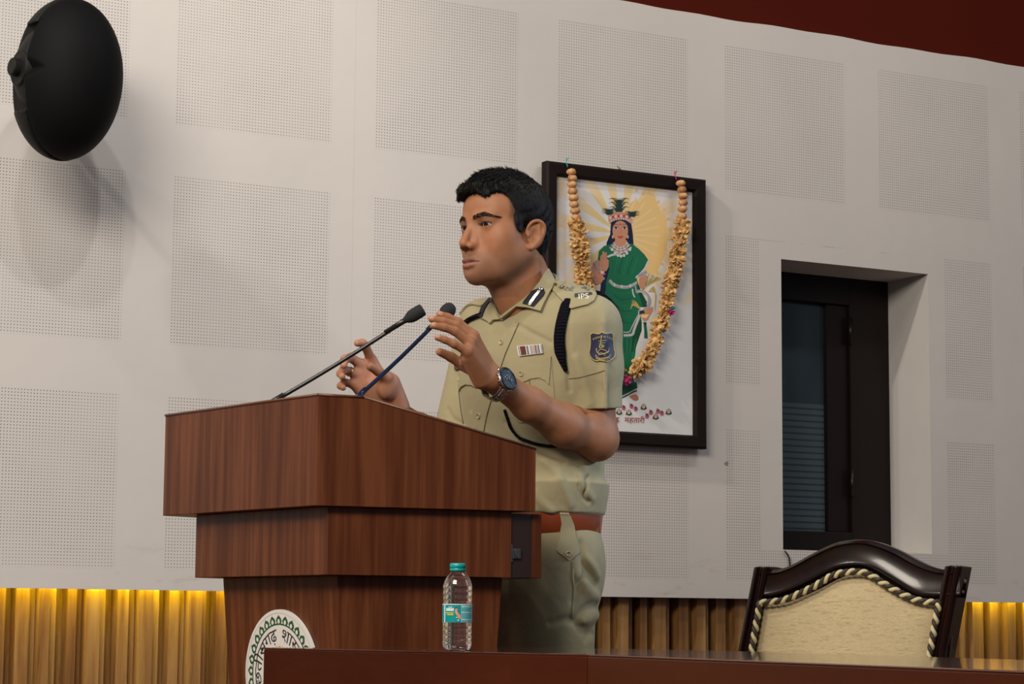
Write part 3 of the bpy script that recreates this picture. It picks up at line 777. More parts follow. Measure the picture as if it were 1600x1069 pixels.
def np_mesh(name, V, Q, mats, parent=None, colors=None, origin=None):
    me = bpy.data.meshes.new(name); V = np.asarray(V, float)
    if origin is not None: V = V-np.asarray(origin)
    me.vertices.add(len(V)); me.vertices.foreach_set('co', V.astype(np.float32).ravel())
    me.loops.add(Q.size); me.loops.foreach_set('vertex_index', Q.astype(np.int32).ravel())
    me.polygons.add(len(Q)); me.polygons.foreach_set('loop_start', np.arange(0, Q.size, Q.shape[1], dtype=np.int32))
    me.polygons.foreach_set('use_smooth', np.ones(len(Q), bool)); me.update(calc_edges=True)
    for m_ in (mats if isinstance(mats, (list, tuple)) else [mats]): me.materials.append(m_)
    if colors is not None:
        at_ = me.color_attributes.new('tone', 'FLOAT_COLOR', 'POINT'); c_ = np.ones((len(V), 4), np.float32); c_[:, :3] = colors; at_.data.foreach_set('color', c_.ravel())
    o = bpy.data.objects.new(name, me); COL.objects.link(o)
    if origin is not None: o.location = Vector(origin)
    if parent is not None: o.parent = parent; o.matrix_parent_inverse = wm(parent).inverted()
    return o
def vnormals(o):
    n_ = np.empty(len(o.data.vertices)*3, np.float32); o.data.vertex_normals.foreach_get('vector', n_); return n_.reshape(-1, 3)
def trace(node, px, py, d0=4.0, d1=5.6):
    """distance along the photo ray at which the surface is met"""
    r = ray(px, py); nr = np.linalg.norm(r); t = d0
    for _ in range(120):
        v = float(full(node, (CAM+r*t)[None])[0])
        if abs(v) < 2e-4: return CAM+r*t
        t += max(v, -.01)/nr*.7
        if t > d1: return None
    return CAM+r*t
def grad(node, P, e=.001):
    P = np.atleast_2d(P); g = np.stack([full(node, P+A(*(e if i == j else 0 for j in range(3))))-full(node, P-A(*(e if i == j else 0 for j in range(3)))) for i in range(3)], 1)
    return g/(np.linalg.norm(g, axis=1, keepdims=True)+1e-12)
def sstep(a, b, x): t = np.clip((x-a)/(b-a), 0, 1); return t*t*(3-2*t)

# ---------------------------------------------------------------- landmarks, metres in the room
def pt(px, py, d): return atd(px, py, d)
HS = 1.070; HY = R(191.0)
HF = A(math.cos(HY), math.sin(HY), 0); HL = A(-math.sin(HY), math.cos(HY), 0); HU = A(0, 0, 1)
HO = pt(790.5, 359.0, 4.86); HM = np.stack([HL, HF, HU], 1)     # local x = his left, y = forward, z = up
def h2w(x, y, z): return HO+(HM@A(x, y, z))*HS
BY = R(196); BF = A(math.cos(BY), math.sin(BY), 0); BL = A(-math.sin(BY), math.cos(BY), 0)
shL, elL, wrL = pt(926, 508, 4.81), pt(929, 683, 4.81), pt(767, 591, 4.60)
shR, elR, wrR = pt(757, 514, 5.03), pt(717, 702, 4.98), pt(618, 645, 4.748)

# ---------------------------------------------------------------- head
def sy(f): return [f(1), f(-1)]
def build_head():
    it = [(ell((0, -.006, .034), (.0725, .0885, .074)), 0), (ell((0, .022, .032), (.062, .065, .054)), .03), (ell((0, .030, -.036), (.0560, .0585, .070)), .03)]
    for s in (1, -1):
        it += [(ball((s*.0475, .047, -.024), .0175), .030), (ell((s*.040, .030, -.052), (.022, .034, .034)), .03),
               (cone((s*.051, -.004, -.054), (s*.028, .046, -.090), .0165, .0145), .032), (cone((s*.028, .046, -.090), (s*.008, .070, -.1000), .0145, .0135), .022),
               (cone((s*.044, .0715, .0125), (s*.014, .0845, .0110), .0078, .0084), .013)]
    it += [(ell((0, .0765, -.1000), (.0160, .0130, .0115)), .018), (ell((0, .0725, -.076), (.030, .0235, .028)), .022)]
    base = Un(it)
    cuts = []
    for s in (1, -1):
        cuts += [(ell((s*.0335, .0975, -.0005), (.0185, .0155, .0115)), .011)]
    cuts += [(ell((0, .1030, -.0925), (.018, .0060, .0040)), .009)]
    face = Sub(base, cuts)
    nose = Un([cone((0, .0850, .004), (0, .1060, -.0352), .0072, .0085), (cone((.006, .0800, -.006), (.0105, .0890, -.040), .0080, .0085), .008), (cone((-.006, .0800, -.006), (-.0105, .0890, -.040), .0080, .0085), .008), (ell((0, .1080, -.0412), (.0094, .0088, .0080)), .006),
               (ell((.0115, .0985, -.0457), (.0068, .0085, .0068)), .006), (ell((-.0115, .0985, -.0457), (.0068, .0085, .0068)), .006)])
    lids = []; eyecut = []
    for s in (1, -1):
        e = A(s*.0325, .0700, -.0020)
        lids += [(ball(e, .0142), .007)]
        def ap(P, e=e, s=s):
            x = (P[:, 0]-e[0])*s; z = P[:, 2]-e[2]+.0012-.05*x
            up = .0038*(1-np.clip(np.abs((x+.001)/.0148), 0, 1.6)**2.2); lo_ = .0036*(1-np.clip(np.abs(x/.0148), 0, 1.6)**2.0)
            return np.maximum(np.maximum(z-up, -z-lo_), e[1]+.003-P[:, 1])*.85
        eyecut.append((Prim(ap), .0008))
        eyecut.append((path([e+A(-s*.013, .0125, .0045), e+A(-s*.004, .0152, .0086), e+A(s*.006, .0142, .0080), e+A(s*.013, .0100, .0035)], .0006), .003))
    body = Un([(face, 0), (nose, .010)]+lids)
    lips = Un([(cone((0, .0980, -.0737), (.0125, .0965, -.0729), .0032, .0033), 0), (cone((.0125, .0965, -.0729), (.0268, .0790, -.0772), .0034, .0020), .004),
               (cone((0, .0980, -.0737), (-.0125, .0965, -.0729), .0036, .0036), .003), (cone((-.0125, .0965, -.0729), (-.0268, .0790, -.0772), .0034, .0020), .004),
               (cone((.0, .0968, -.0830), (.0120, .0955, -.0820), .0048, .0042), .003), (cone((.0120, .0955, -.0820), (.0255, .0795, -.0784), .0040, .0018), .004),
               (cone((.0, .0968, -.0830), (-.0120, .0955, -.0820), .0048, .0042), .003), (cone((-.0120, .0955, -.0820), (-.0255, .0795, -.0784), .0040, .0018), .004)])
    body = Un([(body, 0), (lips, .004)])
    mouth = Un([cone((0, .1030, -.0781), (.0140, .0995, -.0775), .0024, .0018), (cone((.0140, .0995, -.0775), (.0255, .0885, -.0773), .0014, .0008), 0),
                (cone((0, .1030, -.0781), (-.0140, .0995, -.0775), .0024, .0018), 0), (cone((-.0140, .0995, -.0775), (-.0255, .0885, -.0773), .0014, .0008), 0)])
    cuts2 = eyecut+[(mouth, .0022), (ell((0, .104, -.0630), (.0028, .005, .0070)), .006)]
    for s in (1, -1):
        cuts2 += [(ell((s*.0062, .1045, -.0512), (.0038, .0060, .0032)), .002)]
    body = Sub(body, cuts2)
    ears = []
    for s in (1, -1):
        hel = [(.0700, .0060, -.0100), (.0765, .0065, .0060), (.0840, -.0030, .0160), (.0900, -.0160, .0150), (.0920, -.0245, .0040), (.0890, -.0230, -.0120), (.0825, -.0130, -.0290), (.0765, -.0030, -.0410), (.0720, .0035, -.0360)]
        hk = np.array(hel); hk = np.stack([np.interp(np.linspace(0, 8, 33), range(9), hk[:, i]) for i in range(3)], 1)
        for _ in range(6): hk[1:-1] = .25*hk[:-2]+.5*hk[1:-1]+.25*hk[2:]
        pl_ = [A(s*x, y, z-.0075) for x, y, z in hk]; hr_ = np.interp(np.linspace(0, 8, 33), range(9), [.0028, .0032, .0036, .0037, .0036, .0035, .0040, .0050, .0034])
        plate = ell((s*.0775, -.0085, -.0165), (.0052, .0175, .0270), np.stack([A(math.cos(.42), -s*math.sin(.42)*-1, 0)*1., A(-s*math.sin(.42), math.cos(.42), 0), A(0, 0, 1)], 1) if False else None)
        ca, sa = math.cos(.50), math.sin(.50)
        Mx = np.stack([A(s*ca, sa, 0), A(-s*sa, ca, 0), A(0, 0, 1)], 1)   # local u: outward, v: along the ear, w: up
        plate = ell((s*.0795, -.0095, -.0200), (.0048, .0172, .0262), Mx)
        con = ell((s*.0845, -.0035, -.0205), (.0070, .0085, .0135), Mx)
        e_ = Un([(plate, 0), (path(pl_, hr_, .001), .004), (path([A(s*.0860, -.0150, -.0005), A(s*.0850, -.0160, -.0155), A(s*.0800, -.0090, -.0315)], [.0024, .0026, .0028], .002), .004)])
        e_ = Sub(e_, [(con, .003)])
        e_ = Un([(e_, 0), (ell((s*.0755, .0050, -.0205), (.0035, .0035, .0060)), .003)])
        ears.append((e_, .004))
    return Un([(body, 0)]+ears)
head_local = build_head()
head = Xf(head_local, HO, HM, HS)
nk0, nk1 = h2w(0, -.024, -.060), pt(842, 500, 4.90)
neck = Un([(cone(nk0, nk1, .058, .064), 0), (cone(h2w(0, .010, -.090), nk1+BF*.020+A(0, 0, -.02), .040, .048), .03),
           (cone(h2w(.052, -.030, -.060), nk1+BF*.055+BL*.015+A(0, 0, -.03), .012, .010), .014), (cone(h2w(-.052, -.030, -.060), nk1+BF*.055-BL*.015+A(0, 0, -.03), .012, .010), .014),
           ])

# ---------------------------------------------------------------- hands
def hand(w, mcp, fingers, thumb, pr, thenar, fr=(.0088, .0080, .0073, .0064), palm_extra=()):
    """w: wrist, mcp: four knuckles, fingers: four lists of three joints, thumb: four points"""
    n_ = len(mcp); pal = []
    bases = [w+(m_-np.mean(mcp, 0))*.42 for m_ in mcp]
    for i in range(n_):
        pal.append((cone(bases[i], mcp[i], .0150, .0112 if i < 3 else .0102), .012 if i else 0))
    for i in range(n_-1): pal.append((cone((bases[i]+bases[i+1])/2, (mcp[i]+mcp[i+1])/2*.93+.07*bases[i], .0130, .0090), .010))
    pal += [(thenar, .014)]+[(q, .010) for q in palm_extra]
    pal = Un(pal)
    rs = [(.0101, .0092, .0085, .0072), (.0103, .0094, .0086, .0074), (.0100, .0090, .0083, .0071), (.0090, .0080, .0074, .0064)]
    fs = [Un([(cone(mcp[i], f[0], rs[i][0], rs[i][1]), 0), (cone(f[0], f[1], rs[i][1], rs[i][2]), .004), (cone(f[1], f[2], rs[i][2], rs[i][3]), .003)]) for i, f in enumerate(fingers)]
    th = Un([(cone(thumb[0], thumb[1], .0150, .0118), 0), (cone(thumb[1], thumb[2], .0112, .0098), .006), (cone(thumb[2], thumb[3], .0098, .0082), .004)])
    F4 = Un([(f, .0012) for f in fs])
    return Un([(pal, 0), (F4, .007), (th, .008)])
mcpL = [pt(740, 525, 4.590), pt(737.5, 529.5, 4.570), pt(734.5, 536.5, 4.548), pt(730.5, 549.5, 4.530)]
fgL = [[pt(715.5, 503.5, 4.583), pt(699, 495.8, 4.578), pt(687, 491.5, 4.572)], [pt(712, 508.5, 4.560), pt(692, 502, 4.552), pt(674.5, 498.4, 4.546)],
       [pt(711, 517.5, 4.536), pt(694, 511.5, 4.526), pt(677, 508.8, 4.518)], [pt(709, 537.5, 4.514), pt(695, 531.0, 4.508), pt(683.5, 527.5, 4.504)]]
thL = [pt(748, 583, 4.610), pt(723, 570, 4.620), pt(704, 557.5, 4.606), pt(687.0, 550.0, 4.590)]
handL = hand(wrL, mcpL, fgL, thL, 0, cone(pt(752, 588, 4.600), pt(728, 566, 4.590), .017, .014), palm_extra=[cone(pt(731, 558, 4.545), pt(752, 594, 4.580), .0155, .0190)])
mcpR = [pt(580.5, 563, 4.722), pt(564.5, 570, 4.712), pt(556.5, 584.5, 4.706), pt(554.5, 601, 4.704)]
fgR = [[pt(571.0, 541.5, 4.694), pt(566.5, 536.0, 4.682), pt(558.5, 536.5, 4.670)], [pt(547.5, 559, 4.692), pt(538.5, 561.5, 4.668), pt(537.0, 571.0, 4.652)],
       [pt(537.0, 577.5, 4.690), pt(532.0, 584, 4.668), pt(534.5, 588.5, 4.650)], [pt(538.0, 597.5, 4.690), pt(532.0, 603, 4.670), pt(536.0, 606.0, 4.655)]]
thR = [pt(606, 612, 4.712), pt(604, 590, 4.690), pt(590, 579.5, 4.668), pt(578.5, 573.2, 4.652)]
handR = hand(wrR, mcpR, fgR, thR, 0, ell(pt(603, 602, 4.708), (.022, .022, .030)), palm_extra=[cone(pt(566, 606, 4.712), pt(596, 642, 4.740), .0180, .0190), cone(pt(612, 598, 4.716), pt(624, 634, 4.738), .0180, .0210), cone(pt(585, 600, 4.716), pt(610, 640, 4.740), .0170, .0210)])
def lerp(a, b, t): return a+(b-a)*t
def arm(s, e, w, bel):
    fx = (w-e)/np.linalg.norm(w-e)
    q = lerp(e, w, .30)+A(0, 0, -.012); q2_ = lerp(e, w, .64)+A(0, 0, -.009)
    return Un([(cone(s, lerp(s, e, .55), .052, .0485), 0), (cone(lerp(s, e, .55), e, .0485, .0430), .02), (cone(e, q, .0425, .0425), .03), (cone(q, q2_, .0425, .0335), .02),
               (cone(q2_, w, .0335, .0262), .02), (ball(e+bel, .030), .03)])
armL = arm(shL, elL, wrL, A(.012, .0, -.008)); armR = arm(shR, elR, wrR, A(0, 0, -.01))
trunk = Un([cone(pt(846, 545, 4.91), pt(836, 640, 4.92), .070, .080), (cone(pt(836, 640, 4.92), pt(828, 850, 4.93), .08, .08), .03), (cone(shL, shR, .050, .050), .04)])
bodyN = Un([(head, 0), (neck, .016), (trunk, .04), (armL, .03), (armR, .03), (handL, .012), (handR, .012)])
PX = pt(828, 860, 4.93)
person = thing('person', 'man in khaki police-style uniform speaking at the podium with both hands raised', 'person', (float(PX[0]), float(PX[1]), 0))
_pts = np.array([h2w(0, 0, .13), h2w(0, -.13, 0), h2w(0, .13, 0), wrR, elL, elR, shL, shR, *[f[2] for f in fgL+fgR], pt(828, 850, 4.93)])
lo_, hi_ = _pts.min(0)-.11, _pts.max(0)+.11; lo_[2] = .86
V_, Q_ = polygonise(bodyN, lo_, hi_, RES_BODY)
def build_hair():
    cap_ = Un([ell((0, -.008, .037), (.0795, .0935, .0775)), (ell((0, .024, .056), (.064, .068, .058)), .02), (ell((0, -.045, .0), (.064, .052, .070)), .02),
               (path([(-.047, .070, .053), (-.024, .0865, .069), (.006, .0850, .076), (.032, .070, .080), (.050, .045, .078)], [.0150, .0165, .0150, .0140, .0130]), .016),
               (ell((0, .015, .097), (.046, .060, .020)), .012)]+[(ell((s*.0670, .0225, .004), (.0060, .0105, .0270)), .006) for s in (1, -1)])
    face_ = Un([ell((0, .105, -.014), (.0640, .070, .080)), (ell((0, .070, -.075), (.085, .068, .060)), .02), (ell((.052, .066, .028), (.022, .036, .034)), .012), (ell((-.052, .066, .028), (.022, .036, .034)), .012)])
    ear_ = [(ell((s*.085, -.008, -.018), (.022, .019, .031)), .003) for s in (1, -1)]
    low_ = Prim(lambda P: (P[:, 2]+.066+.35*np.clip(P[:, 1]+.06, -.1, .1))*.95)           # below the nape line
    lowf = Prim(lambda P: np.maximum(P[:, 2]+.016-.25*(P[:, 1]-.02), -.006-P[:, 1])*.9)     # sideburn end
    return Sub(cap_, [(face_, .004)]+ear_+[(low_, .006), (lowf, .002)])
hair_local = build_hair()
# skin tones: lips, stubble, palms, nails follow the anatomy
def skin_tone(V):
    n_ = len(V); c_ = np.tile(A(.310, .135, .066), (n_, 1)); L_ = (V-HO)@HM/HS; x, y, z = L_.T
    def blend(mask, col): 
        c_[:] = c_*(1-mask[:, None])+np.asarray(col)*mask[:, None]
    on = (np.abs(x) < .1)*(y > -.03)*(z < .1)*(z > -.14)
    # stubble
    jaw = sstep(-.045, -.085, z)*sstep(-.02, .02, y)*on; upl = np.exp(-((z+.066)/.007)**2-(x/.026)**4)*sstep(.07, .085, y)*on
    
    blend(np.clip(.42*jaw+.35*upl, 0, .45), (.120, .070, .048))
    # cheeks and nose a little redder
    blend(.25*np.exp(-((np.abs(x)-.045)/.02)**2-((z+.03)/.02)**2)*on*(y > .03), (.40, .15, .085))
    # lips
    ax_ = np.clip(np.abs(x)/.0255, 0, 1); up_ = -.0697-.0065*ax_**2; lw_ = -.0883+.0100*ax_**2
    lip = sstep(-.0012, .0012, up_-z)*sstep(-.0015, .0015, z-lw_)*(np.abs(x) < .0260)*(y > .08)
    blend(.85*lip*(z > -.078), (.130, .048, .036)); blend(.75*lip*(z <= -.078), (.330, .120, .088))
    blend(np.clip(np.exp(-((z+.0777)/.0012)**2), 0, 1)*(np.abs(x) < .024)*(y > .085)*.8, (.05, .015, .012))
    # eye sockets: shade under the brow painted into the skin; lash lines
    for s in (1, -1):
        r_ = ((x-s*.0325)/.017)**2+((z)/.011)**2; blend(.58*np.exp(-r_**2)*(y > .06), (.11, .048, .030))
        u_ = (x-s*.0325)*s; lash = np.exp(-((z+.0018-(.0042-17*u_**2)-.0002)/.0018)**2)*(np.abs(u_) < .0155)*(y > .07); blend(.90*lash, (.02, .012, .010))
    # brows: base tone under the hairs
    for s in (1, -1):
        u_ = x*s; zc = .0098+.0062*np.sin(np.clip((u_-.010)/.042, 0, 1)*math.pi*.80)-.003*sstep(.04, .055, u_); th_ = .0037*(1-.6*sstep(.034, .056, u_))
        br = np.exp(-((z-zc)/th_)**4)*sstep(.009, .013, u_)*sstep(.057, .050, u_)*(y > .04); blend(.72*br, (.040, .024, .018))
    sc__ = full(hair_local, L_); blend(.85*sstep(.0065, -.002, sc__)*(z > -.09)*(np.abs(x) < .082), (.030, .022, .018))
    # palms and nails
    dL = full(handL, V); dR = full(handR, V)
    return c_, dL, dR
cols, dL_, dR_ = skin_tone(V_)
skin = mat('brown_skin', (.33, .15, .08), .55, 0, .28, Subsurface_Weight=.05, Subsurface_Scale=.02); n = N(skin)
skin.node_tree.nodes['Principled BSDF'].inputs['Subsurface Radius'].default_value = (1, .35, .18)
at_ = n.n('ShaderNodeAttribute', attribute_name='tone'); 
mot = n.ramp(n.noise(n.coord(), 60, 3), [(.3, (.93, .91, .90)), (.7, (1.05, 1.05, 1.05))])
n.base(n.mix(1., at_.outputs['Color'], mot, 'MULTIPLY')); n.bump(n.noise(n.coord(), 350, 3), .12, .0008)
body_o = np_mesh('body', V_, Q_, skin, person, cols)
# palm and nail tones need the normals
NV = vnormals(body_o)
pn_R = np.cross(mcpR[0]-mcpR[3], np.mean(mcpR, 0)-wrR); pn_R /= np.linalg.norm(pn_R)
if pn_R@(CAM-wrR) < 0: pn_R = -pn_R          # right palm faces the hall
pn_L = np.cross(mcpL[0]-mcpL[3], np.mean(mcpL, 0)-wrL); pn_L /= np.linalg.norm(pn_L)
if pn_L@(CAM-wrL) > 0: pn_L = -pn_L          # left palm faces away
for dd, pn in ((dR_, pn_R), (dL_, pn_L)):
    m_ = (np.clip(-dd*0+(dd < .004), 0, 1)*sstep(.15, .6, NV@pn))[:, None]*.75
    cols = cols*(1-m_)+A(.43, .205, .130)*m_
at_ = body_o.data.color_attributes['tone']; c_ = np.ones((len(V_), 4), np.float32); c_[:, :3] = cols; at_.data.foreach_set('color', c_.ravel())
for hd, fl, pn in ((dL_, fgL, -pn_L), (dR_, fgR, -pn_R)):
    for f_ in fl:
        tip, dd_ = f_[2], f_[2]-f_[1]; dd_ = dd_/np.linalg.norm(dd_); u_ = (V_-tip)@dd_; rr_ = np.linalg.norm(V_-tip, axis=1)
        nd = pn-dd_*(pn@dd_); nd /= np.linalg.norm(nd); m_ = (sstep(-.004, -.002, u_)*(rr_ < .0098)*sstep(.45, .7, NV@nd))[:, None]*.8
        cols = cols*(1-m_)+A(.50, .27, .20)*m_
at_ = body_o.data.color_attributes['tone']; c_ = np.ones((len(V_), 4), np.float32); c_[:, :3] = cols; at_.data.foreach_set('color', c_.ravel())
# eyeballs
white = mat('eye_white', (.62, .58, .54), .25, 0, .12); n = N(white)
q = n.coord(out='Object'); X3 = n.sep(q); rad_ = n.m('SQRT', n.m('ADD', n.m('MULTIPLY', X3[0], X3[0]), n.m('MULTIPLY', X3[2], X3[2])))
n.base(n.ramp(n.m('MULTIPLY', rad_, 100.), [(.0, (.003, .003, .003)), (.24, (.004, .003, .003)), (.28, (.020, .010, .006)), (.60, (.012, .006, .004)), (.66, (.10, .085, .075)), (.72, (.34, .31, .29))]))
for s in (1, -1):
    b = MB(); b.ball((0, 0, 0), .0124*HS, 32, 24); o = b.build('eyeball', white, origin=(0, 0, 0))
    c_ = h2w(s*.0325, .0702, -.0022); gz = HF*1.0+HL*.24+A(0, 0, .02); o.rotation_euler = Vector(gz).to_track_quat('Y', 'Z').to_euler(); o.location = Vector(c_)
    loc = o.location.copy(); o.parent = person; o.matrix_parent_inverse = wm(person).inverted()
# eyebrows: short hairs lying along the brow
hairm = mat('black_hair', (.0045, .0038, .0035), .6, 0, .22)
rs = random.Random(11); browm = mat('brow_hair', (.020, .011, .007), .7, 0, .2)
def on_head(x, z, y0=.16):       # surface point of the head straight back from (x, z) in the head frame
    y = y0
    for _ in range(60):
        v = float(full(head_local, A(x, y, z)[None])[0]); y -= max(v, -.002)*.8
        if abs(v) < 2e-4: break
    return A(x, y, z)
for s in (1, -1):
    b = MB()
    for i in range(190):
        u = rs.uniform(.011, .054); t = (u-.010)/.042; zc = .0098+.0062*math.sin(min(max(t, 0), 1)*math.pi*.80)-.003*float(sstep(.04, .055, np.array(u)))
        th_ = .0040*(1-.5*float(sstep(.034, .056, np.array(u)))); z = zc+rs.uniform(-1, 1)*th_
        p = on_head(s*u, z); q_ = on_head(s*(u+.0050), z+.0016-(.0030 if u > .036 else 0)+rs.uniform(-.0008, .0008)*1.); 
        b.tube([h2w(*p), h2w(*(lerp(p, q_, .5)+A(0, .0012, 0))), h2w(*(q_+A(0, .0008, 0)))], [.00034, .00028, .0001], 4, caps=False)
    b.build('eyebrow', browm, person)
# hair
def wav(P): # combed clumps
    x, y, z = P[:, 0], P[:, 1], P[:, 2]; 
    return .0009*np.sin(x*260+18*np.sin(y*40)+z*60)*np.sin(y*95+x*40+2)+.0005*np.sin(x*520+y*130+z*210)
hair_n = Xf(Prim(lambda P: full(hair_local, P)+wav(P)), HO, HM, HS)
hl, hh = h2w(0, 0, 0)-.17, h2w(0, 0, 0)+.17
Vh, Qh = polygonise(hair_n, hl, hh, .0026)
hair_o = np_mesh('hair', Vh, Qh, hairm, person)
n = N(hairm); n.bump(n.noise(n.coord((1, 1, 1)), 400, 3), .3, .001)
NH = vnormals(hair_o); Lh = (Vh-HO)@HM/HS; nl = NH@HM
rs = np.random.RandomState(4); sv = []; sf = []
inner_ok = full(head_local, Lh) > .002
idx = np.where(inner_ok)[0]; pick = rs.choice(idx, 10000)
for i in pick:
    p = Lh[i]; nn_ = nl[i]
    topness = float(sstep(.06, .10, np.array(p[2])))
    flow = A(p[0]*6*(1-topness), 1.0*topness+.10, -1.0*(1-topness)+.10*topness) + A(.35, 0, 0)*topness*1.0
    if p[1] < -.03: flow = A(p[0]*4, -.4, -1.)*(1-topness)+flow*topness
    flow = flow+rs.normal(0, .16, 3); flow -= nn_*(flow@nn_)*.75; flow /= np.linalg.norm(flow)+1e-9
    L_ = (.007+.009*topness)*rs.uniform(.6, 1.3); lift = (.13+.07*topness)*rs.uniform(.2, 1.4)
    if p[2] < .0: L_ *= .5; lift *= .5
    a_ = p-nn_*.0015; m_ = a_+flow*L_*.5+nn_*L_*lift*.8; e_ = a_+flow*L_+nn_*L_*lift
    w = np.cross(flow, nn_); w /= np.linalg.norm(w)+1e-9; r_ = .0007*rs.uniform(.6, 1.3); o_ = len(sv)
    for q_, k in ((a_, 1.), (m_, .8)):
        sv += [q_+w*r_*k, q_+nn_*r_*k*.8, q_-w*r_*k]
    sv.append(e_)
    sf += [(o_, o_+3, o_+4, o_+1), (o_+1, o_+4, o_+5, o_+2), (o_+2, o_+5, o_+3, o_), (o_+3, o_+6, o_+4), (o_+4, o_+6, o_+5), (o_+5, o_+6, o_+3)]
sv = HO+(np.array(sv)@HM.T)*HS
me = bpy.data.meshes.new('hair_tufts'); me.from_pydata(sv.tolist(), [], sf); me.polygons.foreach_set('use_smooth', [True]*len(me.polygons)); me.materials.append(hairm)
o = bpy.data.objects.new('hair_strands', me); COL.objects.link(o); o.parent = hair_o; o.matrix_parent_inverse = wm(hair_o).inverted()
# ================================================================ UNIFORM
tz = np.array([.70, .80, .88, .955, .985, 1.03, 1.10, 1.18, 1.27, 1.34, 1.39, 1.43, 1.46])
ta = np.array([.165, .170, .168, .160, .162, .167, .170, .176, .186, .186, .176, .150, .110])
tb_ = np.array([.125, .128, .126, .116, .120, .127, .126, .126, .130, .122, .108, .088, .070])
cz_ = [pt(828, 900, 4.93), pt(827, 824, 4.93), pt(832, 700, 4.925), pt(840, 600, 4.915), pt(846, 520, 4.905)]; cz_.sort(key=lambda p: p[2]); CZ = np.array(cz_)
def tcen(z): return np.interp(z, CZ[:, 2], CZ[:, 0]), np.interp(z, CZ[:, 2], CZ[:, 1])
def sm_interp(z, xs, ys):
    i = np.clip(np.searchsorted(xs, z)-1, 0, len(xs)-2); t = np.clip((z-xs[i])/(xs[i+1]-xs[i]), 0, 1)
    m = np.gradient(ys, xs); h = xs[i+1]-xs[i]; t2, t3 = t*t, t*t*t
    return (2*t3-3*t2+1)*ys[i]+(t3-2*t2+t)*h*m[i]+(-2*t3+3*t2)*ys[i+1]+(t3-t2)*h*m[i+1]
def column(z0, z1, grow=0., ta=ta, tb_=tb_, tz=tz, ex=2.35):
    def f(P):
        z = P[:, 2]; cx_, cy_ = tcen(z); dx, dy = P[:, 0]-cx_, P[:, 1]-cy_
        l_ = dx*BL[0]+dy*BL[1]; f_ = dx*BF[0]+dy*BF[1]; a_ = sm_interp(z, tz, ta)+grow; b_ = sm_interp(z, tz, tb_)+grow
        k = (np.abs(l_/a_)**ex+np.abs(f_/b_)**ex)**(1/ex); r_ = np.sqrt(l_*l_+f_*f_)+1e-9
        d_ = r_*(1-1/np.maximum(k, 1e-3)); d_ = np.where(k < .3, -.6*np.minimum(a_, b_), d_)
        return np.maximum(np.maximum(d_, z-z1), z0-z)*.9
    return Prim(f)
def halfspace(p, n_): p, n_ = np.asarray(p), np.asarray(n_)/np.linalg.norm(n_); return Prim(lambda P: (P-p)@n_)
class Inter:
    def __init__(s, a, b, k=.003): s.cuts = [(Neg(b), k)]; s.a = a
class Neg(Prim):
    def __init__(s, n_): s.f = lambda P: -full(n_, P)
def inter(a, *bs, k=.002): return Sub(a, [(Neg(b), k) for b in bs])
uL = (elL-shL)/np.linalg.norm(elL-shL); uR = (elR-shR)/np.linalg.norm(elR-shR)
hemL, hemR = pt(931, 638, 4.81), shR+uR*.265
slL = Un([cone(shL, lerp(shL, hemL, .5), .0600, .0585), (cone(lerp(shL, hemL, .5), hemL+uL*.05, .0585, .0555), .02)])
slR = Un([cone(shR, hemR+uR*.05, .060, .064)])
# ironed crease down the outside of the near sleeve
crp = [pt(934, 472, 4.79), pt(942, 505, 4.746), pt(945.5, 560, 4.738), pt(947, 650, 4.742)]
slL = Un([(slL, 0), (path(crp, [.002, .002, .002, .002]), .026)])
slL = inter(slL, halfspace(hemL, uL+A(0, 0, 0)))
slR = inter(slR, halfspace(hemR, uR))
colz = column(.992, 1.47)
nkb = pt(842, 500, 4.90)
shirt = Un([(colz, 0), (cone(nkb+BL*.035+A(0, 0, -.010), shL+A(0, 0, .006)+BL*-.01, .042, .050), .05), (cone(nkb-BL*.035+A(0, 0, -.010), shR+A(0, 0, .006)+BL*.01, .042, .050), .05),
            (column(.998, 1.050, .006), .03), (slL, .022), (slR, .022)])
# cloth folds: soft valleys and ridges pressed into the surface
def vtrace(node, px, d0=4.2, d1=5.3, steps=90):
    px = np.asarray(px, float); r = FW+RT*((px[:, :1]-800)/F_)-UP*((px[:, 1:2]-534.5)/F_); nr = np.linalg.norm(r, axis=1)
    t = np.full(len(px), d0); best = np.full(len(px), 1e9); bt = t.copy()
    for _ in range(steps):
        v = full(node, CAM+r*t[:, None]); m_ = v < best; best[m_] = v[m_]; bt[m_] = t[m_]; t = np.minimum(t+np.where(np.abs(v) < 1.5e-4, 0, v)/nr*.75, d1)
    hit = np.abs(full(node, CAM+r*t[:, None])) < .002; t = np.where(hit, t, bt)
    return CAM+r*t[:, None]
def fold(pxs, r_, k, node, depth=0.):
    P = vtrace(node, resample(pxs, 9)); P = P+grad(node, P)*depth
    u = np.linspace(0, 1, len(P)); rr_ = r_*np.sin(np.pi*np.clip(u, .06, .94))**.7
    return path([p-g*(r_-q)*.9*(1 if depth == 0 else -1)*0 for p, g, q in zip(P, P, rr_)], list(rr_))
base_shirt = shirt
valleys = [([(889, 480), (886, 520), (887, 560), (890, 610)], .0020, .012),
           ([(902, 730), (903, 760), (903, 785)], .0010, .004), 
           ([(918, 745), (912, 775), (920, 785)], .003, .014), ([(765, 560), (740, 590), (735, 640)], .003, .022), ([(790, 660), (830, 705), (880, 725)], .004, .022), ([(840, 640), (862, 660), (880, 664)], .003, .015),
           ([(805, 505), (830, 520), (860, 535)], .0025, .020), ([(700, 640), (708, 655), (725, 664)], .003, .014), ([(716, 588), (718, 620), (724, 660)], .002, .010), ([(745, 675), (752, 690), (780, 705)], .003, .018)]
